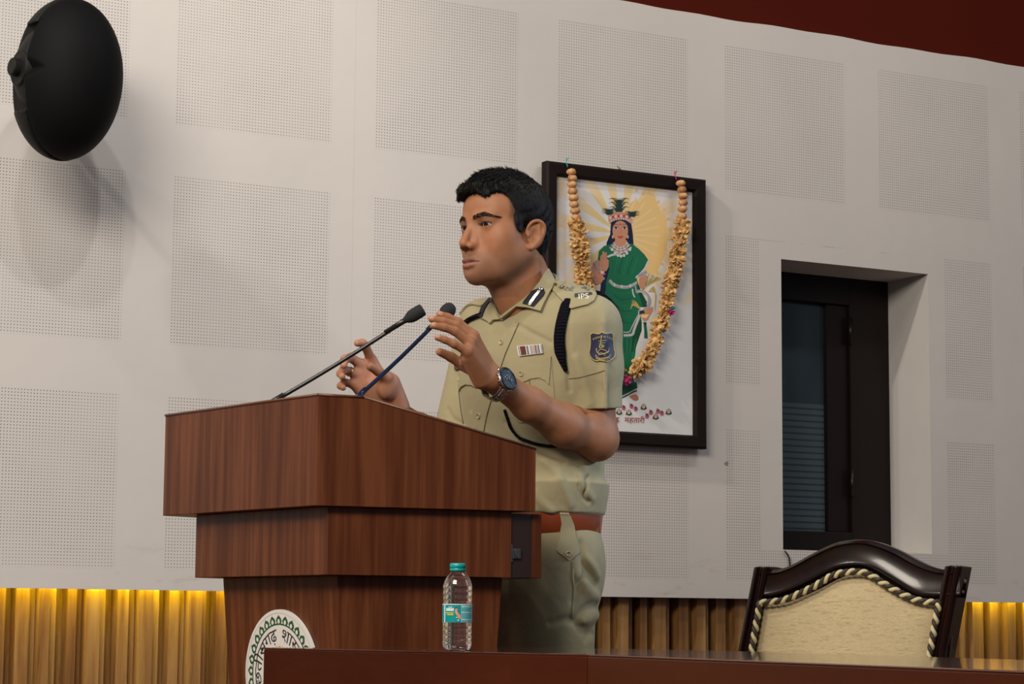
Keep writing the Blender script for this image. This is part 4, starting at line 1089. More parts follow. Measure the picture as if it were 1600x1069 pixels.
ridges = [([(850, 720), (872, 745), (892, 790)], .004, .022), ([(905, 745), (914, 765), (926, 780)], .005, .022), ([(835, 770), (850, 790), (862, 800)], .003, .018), ([(890, 690), (905, 715), (918, 745)], .004, .020), ([(900, 560), (915, 600), (922, 630)], .003, .018)]
cuts = []; adds = [(shirt, 0)]
for pxs, r_, k in valleys: cuts.append((fold(pxs, min(r_*.5, .0014), k, base_shirt), min(k, .011)))
for pxs, r_, k in ridges: adds.append((fold(pxs, r_, k, base_shirt, -.0025), min(k, .016)))
shirt = Sub(Un(adds), cuts)
neck_in = Un([cone(nk0, nk1, .0615, .0665)]); 
neck_cut = Un([(cone(nk0+A(0, 0, .05), nk1+A(0, 0, -.02), .0600, .0640), 0), (cone(pt(797, 455, 4.86), pt(786, 500, 4.805), .024, .008), .02), (cone(pt(786, 500, 4.805), pt(783, 512, 4.80), .006, .001), .004)])
inL = cone(hemL-uL*.045, hemL+uL*.03, .0500, .0530); inR = cone(hemR-uR*.045, hemR+uR*.03, .0505, .0540)
shirt_s = Sub(shirt, [(neck_cut, .003), (inL, .001), (inR, .001)])
lo_ = np.array([min(shR[0], elR[0], shL[0])-.28, shL[1]-.16, .94]); hi_ = np.array([max(shL[0], elL[0])+.20, shR[1]+.22, 1.56])
Vs, Qs = polygonise(shirt_s, lo_, hi_, RES_BODY*1.12)
kh = mat('khaki_cloth', (.30, .26, .15), .8, 0, .2, Sheen_Weight=.08); n = N(kh)
tw = n.noise(n.coord((1, 1, 1)), 900, 2); big_ = n.noise(n.coord(), 9, 3)
n.base(n.ramp(big_, [(.3, (.300, .260, .150)), (.7, (.338, .294, .172))])); n.bump(tw, .22, .0006)
n2 = n.n('ShaderNodeBump'); n2.inputs['Strength'].default_value = .28; n2.inputs['Distance'].default_value = .006
wr = n.noise(n.coord((1, 1, .8)), 26, 3, .55, .8); n.l(wr, n2.inputs['Height'])
lastb = [x for x in n.t.nodes if x.type == 'BUMP'][0]; n.l(n2.outputs[0], lastb.inputs['Normal'])
shirt_o = np_mesh('shirt', Vs, Qs, kh, person)

# ---- draping helpers: cut-out pieces laid on the cloth
from mathutils.geometry import delaunay_2d_cdt
def drape(name, poly, node, mt, off=.0015, step=4., parent=None, base=-.001, build=True, extra=None):
    poly = [tuple(p) for p in poly]; P2 = []
    for a_, b_ in zip(poly, poly[1:]+poly[:1]):
        k = max(1, int(math.hypot(b_[0]-a_[0], b_[1]-a_[1])/step))
        P2 += [(a_[0]+(b_[0]-a_[0])*i/k, a_[1]+(b_[1]-a_[1])*i/k) for i in range(k)]
    nb = len(P2); x0, x1 = min(p[0] for p in P2), max(p[0] for p in P2); y0, y1 = min(p[1] for p in P2), max(p[1] for p in P2)
    def inside(x, y):
        c_ = False
        for (xa, ya), (xb, yb) in zip(P2, P2[1:]+P2[:1]):
            if (ya > y) != (yb > y) and x < (xb-xa)*(y-ya)/(yb-ya)+xa: c_ = not c_
        return c_
    G_ = [(x, y) for x in np.arange(x0+step*.5, x1, step) for y in np.arange(y0+step*.5, y1, step) if inside(x, y) and min(math.hypot(x-p[0], y-p[1]) for p in P2) > step*.45]
    r_ = delaunay_2d_cdt([Vector(p) for p in P2+G_], [(i, (i+1) % nb) for i in range(nb)], [], 1, 1e-5)
    vv = [tuple(p) for p in r_[0]]; ff = [tuple(f) for f in r_[2]]
    H = vtrace(node, vv); g = grad(node, H)
    if extra is not None: off_ = np.array([off+extra(x, y) for x, y in vv])[:, None]
    else: off_ = off
    T1 = H+g*off_; T0 = H+g*base; n_ = len(vv)
    b = MB(); cnt = {}
    for f in ff:
        for i in range(3): e = (f[i], f[(i+1) % 3]); cnt[e] = cnt.get(e, 0)+1
    out = []
    for f in ff:
        a_, c_, d_ = (T1[i] for i in f); nn_ = np.cross(c_-a_, d_-a_)
        out.append(f if nn_@(CAM-a_) > 0 else f[::-1])
    walls = [(i, j, n_+j, n_+i) for (i, j) in cnt if (j, i) not in cnt]
    b.add(list(T1)+list(T0), out+[tuple(n_+k for k in f[::-1]) for f in out]+walls)
    if not build: return b
    return b.build(name, mt, parent, smooth_angle=40)
def cordpath(name, pxs, node, rad, mt, off, parent, seg=8, n_=None, flat=1.):
    pl_ = resample(pxs, n_ or max(12, len(pxs)*5)); H = vtrace(node, pl_); g = grad(node, H)
    b = MB(); b.tube(list(H+g*off), rad, seg, flat=flat); return b.build(name, mt, parent)

khd = mat('khaki_seam', (.13, .105, .062), .8)
# placket: raised strip with its stitched edge, pockets, buttons
pr_px = [(811, 505), (800, 530), (790, 553), (781, 580), (776, 600), (768, 625), (762, 645), (757, 670), (752, 700), (748, 730)]
pl_px = [(790, 507), (783, 530), (772, 553), (761, 580), (755, 600), (747, 625), (742, 645), (737, 670), (732, 700), (728, 730)]
drape('placket', pl_px+pr_px[::-1], shirt, kh, .0022, 5, shirt_o)
cordpath('placket_seam', pr_px, shirt, .0011, khd, .0012, shirt_o, 6)
flapL = [(791, 561), (811, 559), (840, 558), (861.5, 557), (860.5, 575), (858, 601), (852, 594), (842, 590), (830, 592), (822, 596), (815.5, 598), (808, 592), (800, 582), (793, 574)]
drape('pocket', [(796, 570), (862, 566), (868, 640), (864, 662), (812, 660), (803, 650)], shirt, kh, .0016, 5, shirt_o)
flp = drape('pocket_flap', flapL, shirt, kh, .0042, 4, shirt_o)
cordpath('pocket_seam', [(828, 594), (829, 620), (831, 655)], shirt, .0010, khd, .0018, shirt_o, 6)
drape('pocket_flap', [(715, 596), (742, 590), (746, 606), (738, 602), (729, 601), (722, 605), (718, 612)], shirt, kh, .0040, 4, shirt_o)
cordpath('pocket_seam', [(716, 600), (717, 612), (720, 640), (724, 662)], shirt, .0012, khd, .001, shirt_o, 6)
btn = mat('khaki_button', (.36, .29, .17), .3)
def disc_at(name, px, py, rad, mt, node, parent, h=.003, prof=None, seg=24, off=0.):
    H = vtrace(node, [(px, py)])[0]; g = grad(node, H)[0]; mt4 = Matrix.Translation(Vector(H+g*off)) @ Vector(g).to_track_quat('Z', 'Y').to_matrix().to_4x4()
    b = MB(); b.lathe(prof or [(0, -.001), (rad, -.001), (rad, h*.6), (rad*.9, h), (rad*.7, h), (rad*.62, h*.6), (0, h*.6)], seg, 0, mt4, caps=False); return b, mt4
for px, py in ((784.4, 535), (815.8, 584), (749, 650)):
    b, m4 = disc_at('button', px, py, .0066, btn, shirt, shirt_o, .0062 if px > 810 else .0048)
    o = b.build('button', btn, shirt_o)
    t_ = MB()
    for a_ in range(4): q = m4 @ Vector((.0019*math.cos(a_*1.571+.78), .0019*math.sin(a_*1.571+.78), .0031 if px < 810 else .0040)); t_.ball(q, .0007, 8, 6)
    t_.build('thread', khd, o)
cordpath('hem_seam', [(889, 592), (905, 590), (925, 585), (945, 579)], shirt, .0009, khd, .0004, shirt_o, 6)
# belt, loop tab and trousers
leather = mat('brown_leather', (.215, .042, .014), .24, 0, .5, Coat_Weight=.3); N(leather).bump(N(leather).noise(N(leather).coord(), 260, 2), .1, .0006)
def ring_band(z0, z1, g0, g1, mt, name, parent, seg=120):
    b = MB(); v = []
    prof_ = [(g0, z0), (g1-.001, z0), (g1, z0+.002), (g1, z1-.002), (g1-.001, z1), (g0, z1)]
    for (g_, z) in prof_:
        cx_, cy_ = tcen(z); a_ = float(sm_interp(np.array(z), tz, ta))+g_; b_ = float(sm_interp(np.array(z), tz, tb_))+g_
        for k in range(seg):
            t = 2*math.pi*k/seg; ct, st_ = math.cos(t), math.sin(t); l_ = a_*abs(ct)**(2/2.35)*math.copysign(1, ct); f_ = b_*abs(st_)**(2/2.35)*math.copysign(1, st_)
            v.append((cx_+BL[0]*l_+BF[0]*f_, cy_+BL[1]*l_+BF[1]*f_, z))
    m_ = len(prof_); b.add(v, [(i*seg+k, i*seg+(k+1) % seg, ((i+1) % m_)*seg+(k+1) % seg, ((i+1) % m_)*seg+k) for i in range(m_) for k in range(seg)], 0, True)
    return b.build(name, mt, parent, smooth_angle=35)
belt = ring_band(.944, .9985, -.006, .0065, leather, 'belt', person)
tag(belt, 'shiny reddish brown leather belt')
hipC = np.array([*tcen(.84), .84])
hL, hR = hipC+BL*.082, hipC-BL*.082
kneeL, kneeR = A(hL[0], hL[1], .48)+BF*.02+BL*.012, A(hR[0], hR[1], .48)+BF*.02-BL*.012
ankL, ankR = A(kneeL[0], kneeL[1], .06)-BF*.015, A(kneeR[0], kneeR[1], .06)-BF*.015
hL, hR = hipC+BL*.078+A(0, 0, .05)+BF*.008, hipC-BL*.078+A(0, 0, .05)+BF*.008
tz3, ta3, tb3 = np.array([.70, .76, .82, .88, .92, .962]), np.array([.06, .105, .145, .162, .163, .160]), np.array([.05, .075, .105, .120, .121, .116])
trou = Un([(column(.72, .962, .0, ta3, tb3, tz3), 0), (cone(hL, kneeL, .0955, .077), .05), (cone(kneeL, ankL, .077, .068), .03), (cone(hR, kneeR, .0955, .077), .05), (cone(kneeR, ankR, .077, .068), .03),
           (cone(hipC+BF*.02+A(0, 0, .02), hipC+A(0, 0, -.03), .095, .075), .05), (ell(hipC-BF*.040+BL*.05+A(0, 0, .02), (.080, .080, .09)), .05), (ell(hipC-BF*.040-BL*.05+A(0, 0, .02), (.080, .080, .09)), .05)])
trou = Un([(trou, 0)])
tb0 = trou
tv = [([(908, 850), (912, 880), (925, 905), (932, 915)], .0035, .018), ([(900, 968), (915, 950), (930, 945)], .003, .016), ([(896, 940), (905, 915), (912, 900)], .003, .016), ([(895, 970), (912, 985), (928, 990)], .004, .018), ([(860, 975), (880, 968), (895, 968)], .002, .014), ([(895, 872), (897, 920), (896, 966)], .0012, .004), ([(915, 1000), (922, 990), (930, 978)], .003, .014)]
tr_ = [([(905, 900), (920, 925), (934, 935)], .005, .022), ([(905, 975), (922, 965), (934, 962)], .005, .022), ([(912, 870), (925, 885), (934, 900)], .004, .02)]
cuts = [(fold(a_, b_, c_, tb0), c_) for a_, b_, c_ in tv]; adds = [(trou, 0)]+[(fold(a_, b_, c_, tb0, -.002), c_) for a_, b_, c_ in tr_]
trou = Sub(Un(adds), cuts)
lo_ = np.array([hipC[0]-.26, hipC[1]-.26, .03]); hi_ = np.array([hipC[0]+.26, hipC[1]+.26, .975])
Vt, Qt = polygonise(inter(trou, halfspace((0, 0, .045), (0, 0, -1))), lo_, hi_, .0034)
trou_o = np_mesh('trousers', Vt, Qt, kh, person)
beltn = Un([(column(.944, .9985, .0065), 0), (trou, .004), (shirt, .002)])
drape('belt_tab', [(874.5, 801), (889, 801.5), (896, 820), (899, 838), (905, 862), (889, 876.5), (869, 861), (874, 840), (877, 818)], beltn, kh, .0035, 4, trou_o)
b, m4 = disc_at('button', 887.5, 866, .0066, btn, beltn, trou_o, .0062); b.build('button', btn, trou_o)
drape('pocket_edge', [(893.5, 878), (896.5, 877), (898, 920), (896, 967), (893.5, 967), (895, 920)], trou, kh, .0025, 4, trou_o)
shoe = mat('brown_shoe', (.09, .025, .010), .22)
for q in (ankL, ankR):
    f0_ = A(q[0], q[1], .0)
    sn = Un([(ell(f0_+BF*.035+A(0, 0, .040), (.05, .05, .045)), 0), (cone(f0_+BF*-.03+A(0, 0, .045), f0_+BF*.14+A(0, 0, .032), .040, .030), .03)])
    sn = inter(sn, halfspace((0, 0, .004), (0, 0, -1)))
    v__, q__ = polygonise(sn, f0_-.2, f0_+A(.2, .2, .14), .004); np_mesh('shoe', v__, q__, shoe, person)

# collar: stand around the neck, then the two leaves
ax_n = (nk0-nk1)/np.linalg.norm(nk0-nk1)
st_out, st_in = cone(nk0+ax_n*.03, nk1, .0670, .0745), cone(nk0+ax_n*.03, nk1, .0640, .0705)
topP = pt(850, 422, 4.93); frP = pt(786, 492, 4.80)
dd_ = frP-topP; side_ = np.cross(dd_, BF*0+np.cross(BF, A(0, 0, 1))*-1); 
nrm_ = np.cross(BL, dd_); nrm_ /= np.linalg.norm(nrm_); nrm_ = nrm_ if nrm_[2] > 0 else -nrm_
stand = Sub(inter(st_out, halfspace(topP+A(0, 0, -.006), nrm_)), [(st_in, .001), (cone(pt(786, 470, 4.83), pt(781, 506, 4.79), .026, .010), .003)])
lo_ = np.minimum(nk0, nk1)-.12; hi_ = np.maximum(nk0, nk1)+.12
v__, q__ = polygonise(stand, lo_, hi_, .0024); stand_o = np_mesh('collar_stand', v__, q__, kh, shirt_o)
cbase = Un([(cone(nk0+ax_n*.02, nk1, .0690, .0765), 0), (shirt, .028)])
#cl = mat('khaki_collar', (.330, .295, .190), .72)
leafN = [(855, 420.5), (860, 430), (866, 442), (860, 457), (852, 477), (847, 489.5), (838, 487), (825, 482), (809, 479), (799, 489), (788, 499), (783.5, 499), (790, 492), (803, 480), (817, 468), (832, 453), (843, 439), (851, 425)]
lift = lambda x, y: .004*max(0, min(1, (y-440)/45.))
drape('collar_leaf', leafN, cbase, kh, .0055, 3.5, shirt_o, base=.001, extra=lift)
leafF = [(771.5, 465), (764, 478), (757, 492), (754.5, 499), (763, 503), (768, 507), (774, 501), (783, 500), (779, 491), (775, 480)]
drape('collar_leaf', leafF, cbase, kh, .0065, 3, shirt_o, base=.001)
blkc = mat('black_cloth', (.008, .008, .012), .8); silver = mat('polished_silver', (.62, .60, .58), .25, 1); 
N(silver).rough(N(silver).ramp(N(silver).noise(N(silver).coord(), 300, 1), [(.3, .15), (.7, .45)]))
gorg = [(829.7, 454.5), (845.6, 448.4), (852.1, 460.6), (850.4, 466.7), (837, 483.7), (818.7, 475.2), (820, 470.3)]
go = drape('gorget_patch', gorg, cbase, blkc, .0105, 3, shirt_o, base=.004)
drape('silver_bar', [(841, 452), (846, 454), (832.5, 481), (827.5, 478.5)], cbase, silver, .0125, 3, go, base=.008)
b, m4 = disc_at('x', 843.5, 453.5, .0042, silver, cbase, go, .004, off=.0115); b.build('silver_button', silver, go)
for (px, py) in ((843.5, 456), (829.5, 477.5)): pass
drape('gorget_patch', [(770, 468), (772, 470), (762, 486), (757, 499), (752, 497), (757, 482)], cbase, blkc, .0095, 3, shirt_o, base=.002)

# epaulettes: laid along each shoulder from above
def drop(node, x, y, z=1.56):
    for _ in range(80):
        v = float(full(node, A(x, y, z)[None])[0]); z -= v*.8
        if abs(v) < 2e-4: break
        if z < 1.2: break
    return A(x, y, z)
def epaulette(inner, outer, w, label=None):
    ax = outer-inner; ax[2] = 0; Lx = np.linalg.norm(ax); ax /= Lx; wy = A(-ax[1], ax[0], 0); b = MB(); T1 = []; T0 = []; nu, nv = 14, 8
    for i in range(nu+1):
        for j in range(nv+1):
            u = i/nu; v_ = j/nv*2-1; ww = w*(1 if u > .18 else .55+.45*math.sin(u/.18*math.pi/2)); p = inner+ax*(u*Lx)+wy*(v_*ww)
            q = drop(ebase, p[0], p[1]); g = grad(ebase, q)[0]; T1.append(q+g*.0055); T0.append(q+g*.001)
    m_ = nv+1; n_ = len(T1); f = [(i*m_+j, i*m_+j+1, (i+1)*m_+j+1, (i+1)*m_+j) for i in range(nu) for j in range(nv)]
    f2 = [tuple(n_+k for k in q[::-1]) for q in f]; bd = [i*m_ for i in range(nu+1)]+[nu*m_+j for j in range(1, nv+1)]+[i*m_+nv for i in range(nu-1, -1, -1)]+[j for j in range(nv-1, 0, -1)]
    w_ = [(bd[k], bd[(k+1) % len(bd)], n_+bd[(k+1) % len(bd)], n_+bd[k]) for k in range(len(bd))]
    b.add(T1+T0, f+f2+w_); o = b.build('epaulette', kh, shirt_o, smooth_angle=40); return o, ax, wy, Lx
ebase = Un([(shirt, 0)])
eo2, eax2, ewy2, eL2 = epaulette(nkb-BL*.066+BF*.022, shR-BL*.035+BF*.010, .026)
ep_px = [(864, 446), (872, 442.5), (885, 444), (900, 447), (917, 449), (928, 455), (932, 463), (928, 472), (918, 478), (905, 481), (894, 484), (884, 477), (874, 467), (864, 456)]
eo = drape('epaulette', ep_px, ebase, kh, .0055, 3, shirt_o, base=-.001)
def badge(pts2, px, py, sc, rot, h=.0035, mt=silver, name='badge', zoff=.0055):
    """domed outline of metal pinned flat on the cloth under photo point (px, py)"""
    q = vtrace(ebase, [(px, py)])[0]; g = grad(ebase, q)[0]; q = q+g*zoff; vw = (CAM-q)/np.linalg.norm(CAM-q); g = g*.7+vw*.5; g /= np.linalg.norm(g)
    e1 = RT-g*(RT@g); e1 /= np.linalg.norm(e1); e2 = np.cross(g, e1); c_, s_ = math.cos(rot), math.sin(rot)
    P = [((x*c_-y*s_)*sc, (x*s_+y*c_)*sc) for x, y in pts2]; b = MB(); n_ = len(P)
    lo = [q+e1*x+e2*y-g*.003 for x, y in P]; up_ = [q+e1*x*.8+e2*y*.8+g*h*.6 for x, y in P]; cen = q+g*h*1.3
    b.add(lo+up_+[cen], [(i, (i+1) % n_, n_+(i+1) % n_, n_+i) for i in range(n_)]+[(n_+i, n_+(i+1) % n_, 2*n_) for i in range(n_)]+[tuple(range(n_))[::-1]])
    return b.build(name, mt, eo)
star = [((1 if k % 2 == 0 else .42)*math.cos(k*math.pi/8), (1 if k % 2 == 0 else .42)*math.sin(k*math.pi/8)) for k in range(16)]
star4 = [((1 if k % 2 == 0 else .30)*math.cos(k*math.pi/4), (1 if k % 2 == 0 else .30)*math.sin(k*math.pi/4)) for k in range(8)]
blade = [(-1, -.10), (-.8, -.16), (.7, -.12), (1, 0), (.7, .14), (-.8, .16), (-1, .12)]
badge([(.0, .45), (.4, .35), (.5, .0), (.4, -.35), (0, -.45), (-.4, -.35), (-.5, 0), (-.4, .35)], 868.5, 446.5, .009, 0, mt=mat('brass', (.45, .33, .12), .3, 1), name='button')
badge(star, 877, 449.5, .0085, .2, name='star_badge'); badge(star, 883, 452.5, .0080, .5, name='star_badge')
badge(blade, 889, 456, .0150, .75, name='crossed_baton'); badge(blade, 888.5, 457, .0130, -.35, name='crossed_sword', h=.005)
badge(blade, 908.5, 452, .0125, .45, name='crossed_baton'); badge(star4, 911, 449.5, .0075, .3, name='star_badge')
# service letters at the outer end
lv, lf = text_geo('IPS', .019)
cx_ = (max(p[0] for p in lv)+min(p[0] for p in lv))/2
pc = vtrace(ebase, [(912, 466)])[0]
vw = (CAM-pc); vw /= np.linalg.norm(vw); e1_ = RT*.985+UP*.10; nn_ = vw*.8+A(0, 0, .45); nn_ /= np.linalg.norm(nn_); e1_ = e1_-nn_*(e1_@nn_); e1_ /= np.linalg.norm(e1_); eu_ = np.cross(nn_, e1_)
b = MB()
LP = [pc+e1_*((x-cx_)*1.0)+eu_*(y-.007)+nn_*.0095 for x, y, _ in lv]; LB = [p-nn_*.003 for p in LP]; n_ = len(LP)
cnt = {}
for f in lf:
    for i in range(len(f)): cnt[(f[i], f[(i+1) % len(f)])] = 1
b.add(LP+LB, [tuple(f) for f in lf]+[(i, j, n_+j, n_+i) for (i, j) in cnt if (j, i) not in cnt])
b.build('letters', mat('bright_silver', (.78, .76, .74), .5, .35), eo)
b = MB(); b.add([pc+e1_*x+eu_*y+nn_*z for x, y, z in ((-.0185, -.0115, .0045), (.0185, -.0115, .0045), (.0185, .0115, .0045), (-.0185, .0115, .0045), (-.0185, -.0115, -.004), (.0185, -.0115, -.004), (.0185, .0115, -.004), (-.0185, .0115, -.004))],
    [(0, 1, 2, 3), (0, 4, 5, 1), (1, 5, 6, 2), (2, 6, 7, 3), (3, 7, 4, 0)]); b.build('letter_plate', mat('dull_silver', (.045, .043, .04), .5, .3), eo, bevel=.001)

# black braided cord round the near shoulder, thin black lanyards
cordm = mat('black_braid', (.004, .004, .008), .85, 0, .1); n = N(cordm); n.bump(n.m('SINE', n.m('MULTIPLY', n.sep(n.coord())[2], 900.)), .6, .002)
fpx = [(888, 470), (884, 480), (879, 497), (875.5, 514), (874, 530), (875, 547), (878.5, 563), (883.5, 580)]
pl_ = resample(fpx, 150); H = vtrace(shirt, pl_); g = grad(shirt, H)
def braid(P_, out_, wmax, tmax, name):
    """flat plaited cord: many fine ridges across its width"""
    b = MB(); seg = 12; v = []; n_ = len(P_)
    for i in range(n_):
        t = P_[min(i+1, n_-1)]-P_[max(i-1, 0)]; t = t/np.linalg.norm(t); o_ = out_[i]-t*(out_[i]@t); o_ /= np.linalg.norm(o_); w_ = np.cross(t, o_)
        u = i/(n_-1); k = min(1., .80+u*3, .30+(1-u)*2.6); rg = 1+.045*(i % 3 == 0)-.03*(i % 3 == 1)
        for j in range(seg):
            a_ = 2*math.pi*j/seg; v.append(P_[i]+w_*math.cos(a_)*wmax*k*rg+o_*(math.sin(a_)*tmax*rg+tmax*.4))
    b.add(v, [(i*seg+j, i*seg+(j+1) % seg, (i+1)*seg+(j+1) % seg, (i+1)*seg+j) for i in range(n_-1) for j in range(seg)]+[tuple(range(seg))[::-1], tuple((n_-1)*seg+j for j in range(seg))], 0, False)
    return b.build(name, cordm, shirt_o, smooth_angle=25)
braid(H, g, .0118, .0052, 'shoulder_cord')
bk = [(927, 458, 4.838), (939, 462.5, 4.842), (950, 471, 4.846), (959, 482, 4.848), (965.5, 496, 4.848), (969, 512, 4.846), (971, 530, 4.85)]
bp = np.array([pt(*q) for q in bk]); bp = np.stack([np.interp(np.linspace(0, 6, 90), range(7), bp[:, i]) for i in range(3)], 1)
braid(bp, np.tile((CAM-shL)/np.linalg.norm(CAM-shL), (90, 1)), .0085, .0055, 'shoulder_cord')
cordpath('lanyard', [(808, 594), (800, 588), (794, 583)], Un([(shirt, 0)]), .0035, cordm, .008, shirt_o)
cordpath('lanyard', [(790, 640), (795, 655), (801, 669), (812, 682), (828, 690), (846, 695), (868, 697), (890, 690)], shirt, .0032, cordm, .004, shirt_o)
cordpath('shoulder_cord', [(726, 509), (734, 502), (745, 497), (757, 493)], shirt, .0050, cordm, .006, shirt_o)

# ribbon bar
rb = [(809.6, 541.5), (847.5, 538), (849.6, 552), (812.6, 557)]
def bil(q, u, v_): return tuple((1-u)*(1-v_)*np.array(q[0])+u*(1-v_)*np.array(q[1])+u*v_*np.array(q[2])+(1-u)*v_*np.array(q[3]))
rib_m = {k: mat('ribbon_'+k, c_, .6) for k, c_ in dict(white=(.60, .58, .54), maroon=(.10, .012, .010), black=(.02, .02, .03), grey=(.26, .27, .29), orange=(.50, .12, .03)).items()}
bars = [('white', .05), ('black', .03), ('white', .03), ('maroon', .20), ('black', .03), ('white', .04), ('black', .04), ('grey', .04), ('white', .05), ('grey', .11), ('white', .02), ('orange', .05), ('white', .02), ('black', .04), ('grey', .10), ('maroon', .04), ('white', .05), ('grey', .06)]
u = 0; tot = sum(x for _, x in bars); ribp = drape('ribbon_bar', rb, shirt, rib_m['white'], .0045, 4, shirt_o); tag(ribp, 'striped medal ribbon bar')
for nm, w_ in bars:
    drape('ribbon_stripe', [bil(rb, u/tot, .06), bil(rb, (u+w_)/tot, .06), bil(rb, (u+w_)/tot, .94), bil(rb, u/tot, .94)], shirt, rib_m[nm], .0050, 6, ribp, base=.002); u += w_
drape('name_plate', [(712.5, 571), (718, 570), (718.5, 578), (713, 579)], shirt, mat('name_plate', (.05, .015, .02), .3), .006, 4, shirt_o)

# sleeve shield
navy = mat('navy_badge', (.010, .014, .055), .6); gthr = mat('gold_thread', (.42, .34, .12), .45)
sh_px = [(922, 524.5), (925, 520.5), (932, 521.5), (938, 521.5), (941, 519), (944, 521.5), (950, 520.8), (954, 520.5), (956.5, 524.6), (957, 535), (958, 545), (959.5, 555), (956, 560.5), (948, 564.5), (940.5, 563.2), (931, 564), (924, 559.5), (920.6, 552), (921.6, 545), (922.6, 535)]
so = drape('sleeve_badge', sh_px, shirt, navy, .0030, 3.5, shirt_o); tag(so, 'navy shield badge embroidered in gold')
cordpath('gold_border', sh_px+[sh_px[0]], shirt, .0012, gthr, .0030, so, 6, 110)
def gold_line(pxs, r_=.0009): cordpath('gold_emblem', pxs, shirt, r_, gthr, .0034, so, 6, 14)
gb = MB()
def glb(pxs, r_=.0008, n_=14):
    pl_ = resample(pxs, n_); H = vtrace(shirt, pl_); g = grad(shirt, H); gb.tube(list(H+g*.0034), r_, 6)
glb([(940.8, 524), (940.6, 538)], .0013); glb([(936, 533), (945.5, 532.5)], .0007); glb([(936.8, 536.4), (944.8, 536)], .0006)
for k in range(12):
    a_ = k*math.pi/6; glb([(940.6+1.2*math.cos(a_), 541.5+1.2*math.sin(a_)), (940.6+4.1*math.cos(a_), 541.5+4.3*math.sin(a_))], .0006, 4)
glb([(940.6+2*math.cos(a_*.785), 541.5+2*math.sin(a_*.785)) for a_ in range(9)], .0010)
glb([(932, 544.5), (933, 550), (937, 553), (941, 554), (945, 552.8), (948.5, 549.5), (949.5, 544)], .0013); glb([(934, 551.5), (937, 547.5), (940.6, 546.4), (944.5, 547.3), (947.6, 551)], .0008)
glb([(936, 556), (940.6, 551), (945.5, 555.6)], .0007); glb([(930.5, 555), (934, 559.5), (940.6, 560.4), (947.6, 559), (951.5, 554.5)], .0012); glb([(931, 559), (934, 561.6), (940.6, 562), (948, 561.2), (951.5, 558.6)], .0007)
for i in range(9):   # the arc of small lettering
    t = (i-4)/4; x = 940.6+13.5*t; y = 527.0+3.2*t*t
    glb([(x-.9, y-1.4), (x+.9, y-1.4), (x+.5, y+1.5)], .0006, 6); glb([(x-.6, y-1.2), (x-.4, y+1.4)], .0005, 4)
gb.build('gold_emblem', gthr, so)

# watch
fa = (elL-wrL)/np.linalg.norm(elL-wrL); WC = wrL+fa*.014+A(0, 0, -.009)
tc_ = (CAM-WC)/np.linalg.norm(CAM-WC); wn = tc_*.80+A(0, 0, 1)*.50+RT*.28; wn = wn-fa*(wn@fa); wn /= np.linalg.norm(wn); wv_ = np.cross(fa, wn)
steelw = mat('watch_steel', (.50, .49, .47), .22, 1); dial = mat('watch_dial', (.03, .06, .10), .15, .2, .5, Coat_Weight=1.); bez = mat('watch_bezel', (.015, .017, .022), .25, .3)
wroot = bpy.data.objects.new('wristwatch', None); COL.objects.link(wroot); wroot.location = Vector(WC)
tag(wroot, 'steel wristwatch with dark dial on the near wrist', 'watch')
def wf_(a, n__, v_): return WC+fa*a+wn*n__+wv_*v_
ra_, rb2 = .0285, .0310    # half-thickness (dorsal) and half-width of the wrist
NL = 30
for k in range(NL):
    t0_, t1_ = 2*math.pi*k/NL+.012, 2*math.pi*(k+1)/NL-.012
    if abs(math.sin((t0_+t1_)/2-math.pi/2)) > .999 and False: continue
    mid = (t0_+t1_)/2
    if math.cos(mid) > .80: continue     # under the case
    b = MB()
    for (w0, w1, hh) in ((-.0120, -.0052, .0), (-.0047, .0047, .0006), (.0052, .0120, .0)):
        off_t = .5*(t1_-t0_) if w0 == -.0047 else 0
        q = []
        for r_ in (0, .0022+hh):
            for (ww, tt) in ((w0, t0_+off_t), (w1, t0_+off_t), (w1, t1_+off_t), (w0, t1_+off_t)):
                q.append(wf_(ww, (ra_+r_)*math.cos(tt), (rb2+r_)*math.sin(tt)))
        b.add(q, [(0, 3, 2, 1), (4, 5, 6, 7), (0, 1, 5, 4), (1, 2, 6, 5), (2, 3, 7, 6), (3, 0, 4, 7)])
    b.build('bracelet_link', steelw, wroot, bevel=.0006)
mw = Matrix(((fa[0], wv_[0], wn[0], 0), (fa[1], wv_[1], wn[1], 0), (fa[2], wv_[2], wn[2], 0), (0, 0, 0, 1))); mw = Matrix.Translation(Vector(WC+wn*(ra_-.0035))) @ mw @ Matrix.Diagonal((1.13, 1.13, 1.1, 1))
b = MB(); b.lathe([(0, 0), (.0205, 0), (.0228, .002), (.0228, .007), (.0215, .0082), (.0205, .0082)], 40, 0, mw); b.build('watch_case', steelw, wroot)
b = MB(); b.lathe([(.0222, .0080), (.0219, .0100), (.0190, .0106), (.0180, .0092)], 48, 0, mw, caps=False)
b.build('bezel', bez, wroot)
b = MB(); b.lathe([(0, .0090), (.0185, .0090)], 40, 0, mw, caps=False); b.build('dial', dial, wroot)
b = MB()
for k in range(12):
    a_ = k*math.pi/6; b.box((-.0006, .0122, .0092), (.0006, .0150, .0096), 0, mw @ Matrix.Rotation(a_, 4, 'Z'))
for (x, y) in ((-.006, 0), (.006, 0), (0, -.006)):
    q = [mw @ Vector((x+.0032*math.cos(t*.3927), y+.0032*math.sin(t*.3927), .0094)) for t in range(16)]; b.tube(q, .0004, 5, closed=True, caps=False)
b.box((-.0006, -.002, .0096), (.0006, .009, .0100), 0, mw @ Matrix.Rotation(.9, 4, 'Z')); b.box((-.0005, -.002, .0100), (.0005, .012, .0103), 0, mw @ Matrix.Rotation(-1.0, 4, 'Z'))
b.build('hands_and_markers', steelw, wroot)
b = MB()
